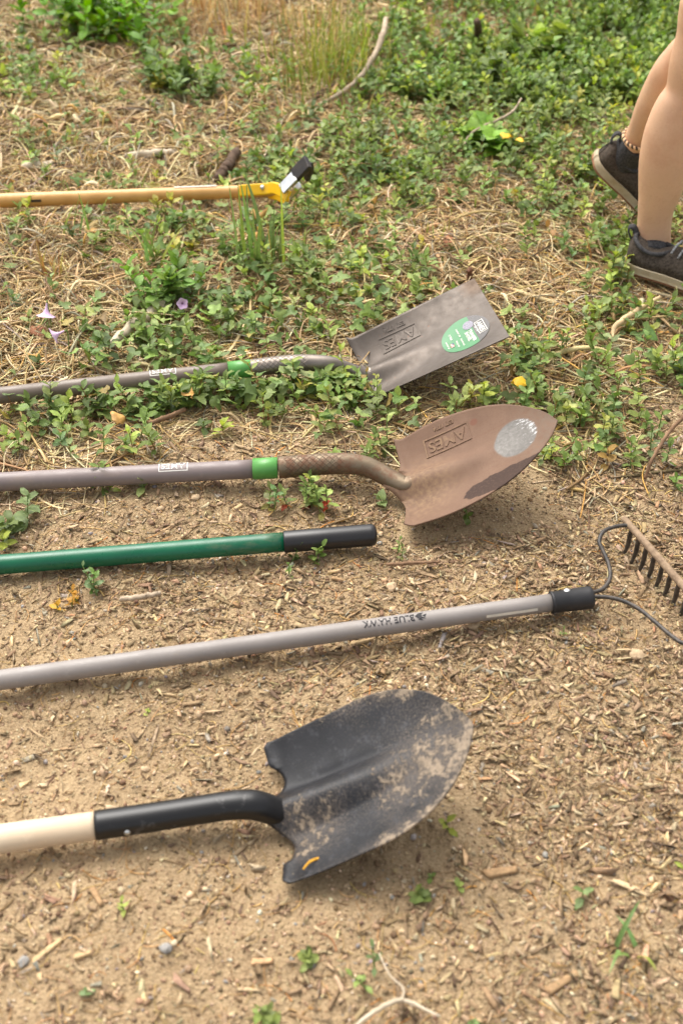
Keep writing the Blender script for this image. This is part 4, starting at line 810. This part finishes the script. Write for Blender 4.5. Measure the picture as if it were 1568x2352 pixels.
# stones and lumps
def stone(px, py, r, colr, label, flat=.6):
    p = G(px, py, 0); p[2] = ground_h(p[0], p[1]) + r * .2; bm_ = []
    import bmesh
    me = bpy.data.meshes.new('stone'); b_ = bmesh.new(); bmesh.ops.create_icosphere(b_, subdivisions=3, radius=r)
    for v in b_.verts:
        d = v.co.normalized(); f = 1 + .5 * (vnoise(d.x * 2 + px, d.y * 2 + d.z, .9) - .5) + .22 * (vnoise(d.x * 5 + py, d.z * 5 + d.y * 3, .9) - .5); v.co = Vector((v.co.x * f, v.co.y * f * .8, v.co.z * f * flat))
    b_.to_mesh(me); b_.free(); me.materials.append(M[colr]); 
    for q in me.polygons: q.use_smooth = True
    o = bpy.data.objects.new('stone', me); col.objects.link(o); o.location = p; o.rotation_euler = (0, 0, px); return tag(o, label, 'stone')
simple('stone_tan', sr(186, 158, 124), .9, 0, .2, .25, 120, .5, sr(206, 180, 146)); simple('stone_grey', sr(150, 146, 140), .85, 0, .2, .2, 120, .4)
stone(1088, 1432, .011, 'stone_tan', 'tan lump of soil on the chips right of the grey rake handle'); stone(900, 1336, .011, 'stone_tan', 'angular tan stone below the black grip of the green handle')
stone(450, 1141, .008, 'stone_tan', 'pale stone in the soil under the mauve handle'); stone(368, 1163, .0065, 'stone_tan', 'small pale pebble between the mauve and green handles'); stone(1463, 1500, .012, 'stone_tan', 'round tan stone below the rake head')
stone(52, 2136 + 66, .008, 'stone_grey', 'small grey pebble at lower left of the bare soil'); stone(330, 1750, .006, 'stone_tan', 'small white pebble above the wooden shovel handle'); stone(380, 1755 + 420, .008, 'stone_grey', 'flat grey stone below the wooden shovel handle')
# big single chips
def bigchip(px, py, l, w_, az, colr, label, th=.004):
    p = G(px, py, 0); p[2] = ground_h(p[0], p[1]) + th * .6 + .001; V, F, Cc = instance(bx, bxF, p[None], rotz(np.array([az])) @ roty(rng.normal(0, .12, 1)), np.array([[l, w_, th]]), np.array([colr]), .06)
    o = mesh_np('wood_chip', V - p, F, M['chip'], Cc); o.location = p; m_ = o.modifiers.new('bevel', 'BEVEL'); m_.width = .0006; m_.segments = 1; return tag(o, label, 'wood chip', 'single large wood chips')
TAN, BRN = sr(206, 172, 126), sr(168, 132, 94)
bigchip(767, 1308, .022, .008, .1, TAN, 'pale tan wood chip just below the black grip'); bigchip(775, 1327, .020, .007, -.35, BRN, 'reddish brown wood chip under the pale chip below the grip'); bigchip(600, 2195, .026, .009, .05, sr(206, 160, 116), 'orange tan wood chip below the black shovel')
bigchip(105, 2175, .040, .008, .75, TAN, 'long pale wood sliver at lower left of the bare soil'); bigchip(190, 2190, .020, .009, .35, TAN, 'short pale wood chip right of the long sliver at lower left'); bigchip(222, 2055, .030, .009, -1.0, BRN, 'brown wood chip in the soil below the wooden handle')
bigchip(383, 1583, .026, .004, -.25, sr(220, 186, 140), 'thin pale splinter under the grey rake handle'); bigchip(830, 1465, .036, .008, .25, TAN, 'long tan chip lying against the grey rake handle'); bigchip(545, 1160, .022, .008, .7, TAN, 'square pale chip between the mauve and green handles')
bigchip(1150, 1995, .040, .013, .2, BRN, 'broad brown bark chip right of the black blade'); bigchip(1300, 2240, .050, .012, .6, BRN, 'large brown bark chip in the mulch at lower right'); bigchip(700, 992, .018, .008, 1.2, TAN, 'tan chip among vines above the ringed shovel neck'); bigchip(935, 975, .024, .009, 1.3, TAN, 'upright tan chip behind the rusty blade')

# ================================================================== FLOWERS, FALLEN LEAVES
simple('petal_pink', sr(214, 176, 208), .55, 0, .3, .10, 60, .1, sr(228, 198, 224)); simple('leaf_yellow', sr(226, 178, 36), .5, 0, .4, .15, 80, .2); simple('leaf_orange', sr(186, 142, 76), .55, 0, .35, .2, 80, .2); simple('leaf_brown', sr(170, 116, 84), .7, 0, .3, .2, 80, .3)
def flower(px, py, z, aim, s, label):
    t = empty('morning_glory_flower', G(px, py, z)); tag(t, label, 'flower', 'pink morning glory flowers'); aim = nrm(aim); c = np.array(t.location)
    rr = [.08, .10, .16, .34, .62, .95]; ll = [-.9, -.6, -.25, .1, .35, .48]; s1 = nrm(np.cross(aim, [.1, .2, 1])); s2 = np.cross(aim, s1); V = []; k = 30
    for r, l in zip(rr, ll):
        for i in range(k):
            a = 6.2832 * i / k; f = 1 + .10 * (r > .3) * math.cos(5 * a) * r; V.append(c + aim * l * s + (s1 * math.cos(a) + s2 * math.sin(a)) * r * s * f)
    F = [(i * k + q, i * k + (q + 1) % k, (i + 1) * k + (q + 1) % k, (i + 1) * k + q) for i in range(5) for q in range(k)]
    put(mesh_py('petals', V, F, M['petal_pink'], None, True), t)
    put(tube('stem', [c - aim * s * .85, c - aim * s * 1.2 - [0, 0, .3 * s], [c[0] - aim[0] * s, c[1] - aim[1] * s, 0]], [.0016, .0014, .0012], M['stem_green'], None, 8, 12, (1, 0, .2)), t)
flower(107, 716, .05, (-.1, -.35, -.75), .020, 'pink morning glory trumpet in the straw above a dead brown leaf'); flower(132, 768, .045, (-.75, -.3, -.25), .018, 'pink morning glory trumpet beside green vine leaves left of the pale branch')
flower(419, 697, .05, (.1, -.6, .3), .012, 'small pale pink flower half hidden among vine leaves')
def fallen(px, py, z, size, az, tilt, mat, label, tpl=OVAL, curl=.3):
    p = G(px, py, z); p[2] = max(p[2], ground_h(p[0], p[1]) + .004); V = tpl[0].copy(); V[:, 2] += curl * V[:, 0] ** 2 * 2; V, F, Cc = leafset((V, tpl[1]), np.zeros((1, 3)), np.array([az]), np.array([tilt]), np.array([.2]), np.array([size]), np.array([[.5, .5, .5]]), .06)
    o = mesh_np('fallen_leaf', V, F, M[mat], None, None, True); o.location = p; m_ = o.modifiers.new('thickness', 'SOLIDIFY'); m_.thickness = .0006; return tag(o, label, 'leaf', 'fallen leaves')
fallen(1172, 882, .035, .036, .1, .1, 'leaf_yellow', 'bright yellow leaf on weeds between the two shovel blades'); fallen(590, 503, .04, .030, 1.9, .7, 'leaf_orange', 'orange yellow curled leaf just below the yellow bracket', IVY, 1.2)
fallen(195, 533, .012, .036, .3, .1, 'leaf_orange', 'orange fallen leaf in straw below the yellow pole'); fallen(86, 770, .012, .036, 1.2, .3, 'leaf_brown', 'dead brown leaf in straw between the pink flowers', HEART)
fallen(572, 548, .015, .034, .5, .2, 'leaf_orange', 'pale orange leaf between grass tufts below the yellow bracket'); fallen(1020, 566, .02, .036, 1.0, .4, 'leaf_brown', 'dead brown leaf on the straw right of the vines'); fallen(1154, 316, .05, .028, .2, .3, 'leaf_yellow', 'yellow leaf on weeds at the end of the grey twig', HEART); fallen(1182, 322, .05, .024, -.6, .3, 'leaf_yellow', 'smaller yellow leaf touching the one by the grey twig')
fallen(1568, 432, .06, .04, 1.9, .9, 'leaf_yellow', 'yellow leaf behind the near leg at the right edge'); fallen(1002, 760, .02, .03, .8, .4, 'leaf_brown', 'small reddish dead leaf by the top of the square blade')
fallen(275, 972, .03, .026, 2.2, .8, 'leaf_orange', 'withered orange leaf hanging among weeds over the bare soil', HEART); fallen(430, 905, .03, .028, -1.2, .6, 'leaf_orange', 'withered yellow leaf below the brown shovel handle', HEART)

# ================================================================== SINGLE WEEDS (each a plant of its own)
leafmat('weed_leaf', .25)
RED = P4((158, 92, 66, 1), (128, 120, 74, 2))
def weed(px, py, label, h=.05, nl=8, size=.026, tpl=LANCE, n=1, spread=.012, pal=GREENP, extra=None, rosette=0.):
    p = G(px, py, 0); p[2] = ground_h(p[0], p[1]); t = empty('weed_plant', p); tag(t, label, 'weed', 'single weeds in the bare soil')
    P_ = np.stack([rng.normal(0, spread, n), rng.normal(0, spread, n), np.zeros(n)], -1); ps = []; ss = []
    hh = h * rng.uniform(.7, 1.15, n); a0 = rng.random(n) * 6.28; ln = np.abs(rng.normal(.25, .2, n)); top = P_ + np.stack([np.cos(a0) * ln * hh, np.sin(a0) * ln * hh, hh], -1); pc = pick(pal, n, .12); ph = rng.random(n) * 6.28
    for k in range(nl):
        q = (k + .5 + rng.random(n) * .5) / nl; loc = P_ + (top - P_) * q[:, None]; c = pc * (1 + rng.normal(0, .1, (n, 1)))
        if extra is not None and k < 2: c = pick(extra, n)
        ps.append(leafset(tpl, loc, ph + k * 2.4 + rng.normal(0, .25, n), R(5) + q * R(50) * (1 - rosette) + rng.normal(0, .2, n), rng.normal(0, .2, n), size * .82 * rng.uniform(.6, 1.15, n) * (1.1 - .4 * q), c))
    V, F, Cc = join(ps); f_ = mesh_np('foliage', V, F, M['weed_leaf'], Cc, t, True)
    for q in range(n):
        V, F, Cc = stems(P_[q:q + 1] - [0, 0, .005], top[q:q + 1], np.full(1, .0013), np.ones((1, 3))); mesh_np('stem', V, F, M['stem_green'], None, t)
    return t
weed(235, 1118, 'upright weed sprig growing against the mauve shovel handle', .05, 9, .030, LANCE, 2, .010); weed(315, 1124, 'low toothed weed under the mauve handle, right of the upright sprig', .02, 7, .024, OVAL, 2, .012)
weed(22, 1208, 'broad leaved weed at the left edge above the green handle', .045, 8, .04, OVAL, 3, .02); weed(690, 1165, 'bushy weed with reddish low leaves above the black grip', .05, 9, .026, LANCE, 7, .024, GREENP, RED); weed(728, 1140, 'leafy weed right behind the reddish one above the grip', .055, 9, .028, LANCE, 4, .018)
weed(208, 1350, 'small weed just below the green handle', .045, 9, .022, LANCE, 2, .008); weed(160, 1372, 'withered yellow weed lying left of the small green one', .02, 7, .02, LANCE, 4, .02, P4((190, 158, 84, 3), (206, 180, 120, 2)))
weed(662, 1292, 'small weed under the joint of the green handle and its grip', .03, 6, .018, LANCE, 2, .01); weed(710, 1290, 'pale weed tuft under the black grip', .03, 6, .022, OVAL, 2, .008); weed(906, 1272, 'tiny pale weed right of the rounded grip end', .03, 6, .016, LANCE, 2, .008)
weed(893, 1132, 'two leaved seedling under the bent neck of the rusty shovel', .03, 4, .032, HEART, 1, .008, IVYP); weed(1068, 1172, 'thin seedling under the near edge of the rusty blade', .03, 5, .022, OVAL, 1); weed(1024, 1902, 'small green weed beside the near edge of the black blade', .02, 5, .026, LANCE, 1)
weed(318, 2062, 'tiny green sprout alone in the soil below the wooden handle', .022, 6, .014, LANCE, 1); weed(207, 2275, 'tiny sprout at lower left near the bottom edge', .012, 4, .012, OVAL, 1); weed(1337, 2040, 'curled green shoot in the chips at lower right', .015, 4, .026, LANCE, 1)
weed(1120, 2335, 'pale weed rosette at the bottom edge in the chips', .02, 7, .022, OVAL, 2, .01); weed(622, 2335, 'weed rosette at the bottom edge left of the forked root', .025, 7, .022, LANCE, 3, .012); weed(700, 2225, 'small weed left of another below the black blade', .022, 6, .018, OVAL, 2, .012)
weed(832, 2245, 'thin weed right of another below the black blade', .03, 5, .018, LANCE, 2, .012); weed(955, 2062, 'low dull weed under the tip side of the black blade', .012, 6, .020, OVAL, 2, .012); weed(1018, 2062, 'pair of pale green leaflets in the chips right of a dull weed', .008, 4, .014, OVAL, 2, .014)
weed(1552, 1990, 'small dark weed at the right edge of the mulch', .02, 5, .02, LANCE, 1); weed(345, 1588, 'tiny seedling under the grey rake handle', .008, 5, .010, OVAL, 1); weed(1290, 1468, 'thin curved green shoot below the black ferrule', .015, 3, .016, LANCE, 1); weed(1270, 1050, 'weed clump just past the tip of the rusty blade', .04, 8, .03, LANCE, 4, .018)
weed(1430, 1040, 'leafy weed clump in the soil right of the rusty blade', .05, 9, .03, LANCE, 8, .035); weed(1563, 1090, 'small weed at the foot of the leaning stalk', .03, 6, .026, OVAL, 2, .01); weed(870, 1030, 'weed sprig beside the rear corner of the rusty blade', .06, 9, .032, LANCE, 3, .012); weed(855, 925, 'weed sprigs standing before the near rear corner of the square blade', .06, 9, .03, LANCE, 5, .022)
def tuft(px, py, n, L, wd, label, pal=GRASSP, lean=.4, spread=.02, cat='grass tuft'):
    p = G(px, py, 0); p[2] = ground_h(p[0], p[1]); P_ = np.stack([p[0] + rng.normal(0, spread, n), p[1] + rng.normal(0, spread, n), np.full(n, p[2])], -1)
    V, F, Cc = blades(P_, rng.uniform(.5, 1.1, n) * L, rng.uniform(.6, 1.1, n) * wd, pick(pal, n), lean)
    if n > 30: return tag(mesh_np('grass_tuft', V, F, M['grassblade'], Cc, None, True), label, cat, 'grass tufts')
    t = empty('grass_tuft', p); tag(t, label, cat, 'grass tufts'); kv, kf = len(V) // n, len(F) // n
    for q in range(n): mesh_np('blade', V[q * kv:(q + 1) * kv] - p, F[q * kf:(q + 1) * kf] - q * kv, M['grassblade'], Cc[q * kv:(q + 1) * kv], t, True)
    return t
BLUEG = P4((120, 148, 96, 4), (136, 160, 100, 3), (150, 164, 92, 2), (196, 170, 110, 1.5))
tuft(600, 605, 24, .22, .0052, 'broad bladed grass tuft among straw and vines between yellow pole and square shovel', BLUEG, .32, .03); tuft(355, 610, 7, .20, .0048, 'few long grass blades left of the broad bladed tuft', BLUEG, .5, .02); tuft(180, 545, 7, .14, .0046, 'grass blades in straw below the yellow pole', BLUEG, .4, .02)
tuft(755, 190, 90, .26, .0026, 'tall yellow green grass tuft at the foot of the pale branch', P4((158, 168, 88, 4), (138, 154, 78, 4), (190, 182, 120, 2)), .35, .08); tuft(1180, 990, 14, .05, .0022, 'short cut grass stubble right of the square blade', BLUEG, .35, .03); tuft(1450, 2170, 5, .07, .003, 'arched green grass blade in the mulch at lower right', BLUEG, .9, .01)
tuft(120, 640, 26, .11, .003, 'dry straw tuft standing left of the pale branch', DRYP, .5, .03); tuft(480, 60, 90, .22, .0028, 'pale dry grass clump at the far edge of the straw', DRYP, .45, .12)
def bush(px, py, n, h, sz, spread, label, tpl=OVAL, pal=None):
    p = G(px, py, 0); t = empty('leafy_bush', p); tag(t, label, 'bush'); P_ = np.stack([rng.normal(0, spread, n), rng.normal(0, spread * .8, n), np.zeros(n)], -1)
    A_ = sprigs(P_, rng.uniform(.5, 1.1, n) * h, 10, sz, pal or FARP, tpl, .5); mesh_np('foliage', *A_[:2], M['weed_leaf'], A_[2], t, True)
    top = P_ + np.stack([rng.normal(0, .02, n), rng.normal(0, .02, n), np.full(n, h * .8)], -1); 
    for q in range(0, n, 4): S_ = stems(P_[q:q + 1] - [0, 0, .01], top[q:q + 1], np.full(1, .002), np.ones((1, 3))); mesh_np('stem', S_[0], S_[1], M['stem_green'], None, t)
bush(235, 75, 46, .15, .045, .11, 'bright green leafy bush in the straw at the far left', OVAL, P4((104, 150, 50, 4), (124, 168, 66, 4), (88, 132, 50, 3))); bush(1500, 5, 50, .2, .05, .14, 'dark green leafy bush at the far right corner', OVAL, P4((70, 104, 44, 4), (86, 120, 56, 3))); bush(1205, 150, 10, .10, .055, .06, 'broad leaved green plant in the far weeds', HEART)
bush(1080, 330, 5, .05, .055, .04, 'round leaved plant beside the crooked twig', HEART, P4((110, 150, 70, 1), (124, 160, 84, 1))); bush(370, 200, 14, .08, .04, .06, 'small green plant clump in the far straw', OVAL); bush(400, 690, 12, .09, .042, .03, 'bright green toothed plant growing over the pale branch', LANCE, P4((112, 144, 76, 3), (128, 158, 88, 2)))

p_ = loc2w(BLK_L, BLK_R, (.036, -.090, blk_w(.036, -.09, .13, -.83, .108) + .002)); V, F, Cc = strands(np.array([p_]), np.array([.026]), np.array([.0022]), np.array([.004]), .9, np.array([sr(190, 140, 66)]), 8); zz_ = V[:, 2]; V[:, 2] = p_[2] + (zz_ - zz_.min()) * .4 + (V[:, 1] - p_[1]) * -.1 + .002; o_ = mesh_np('fallen_leaf', V - p_, F, M['straw'], Cc, None, True); o_.location = p_; tag(o_, 'curled orange leaf scrap lying on the black shovel blade', 'leaf', 'fallen leaves')
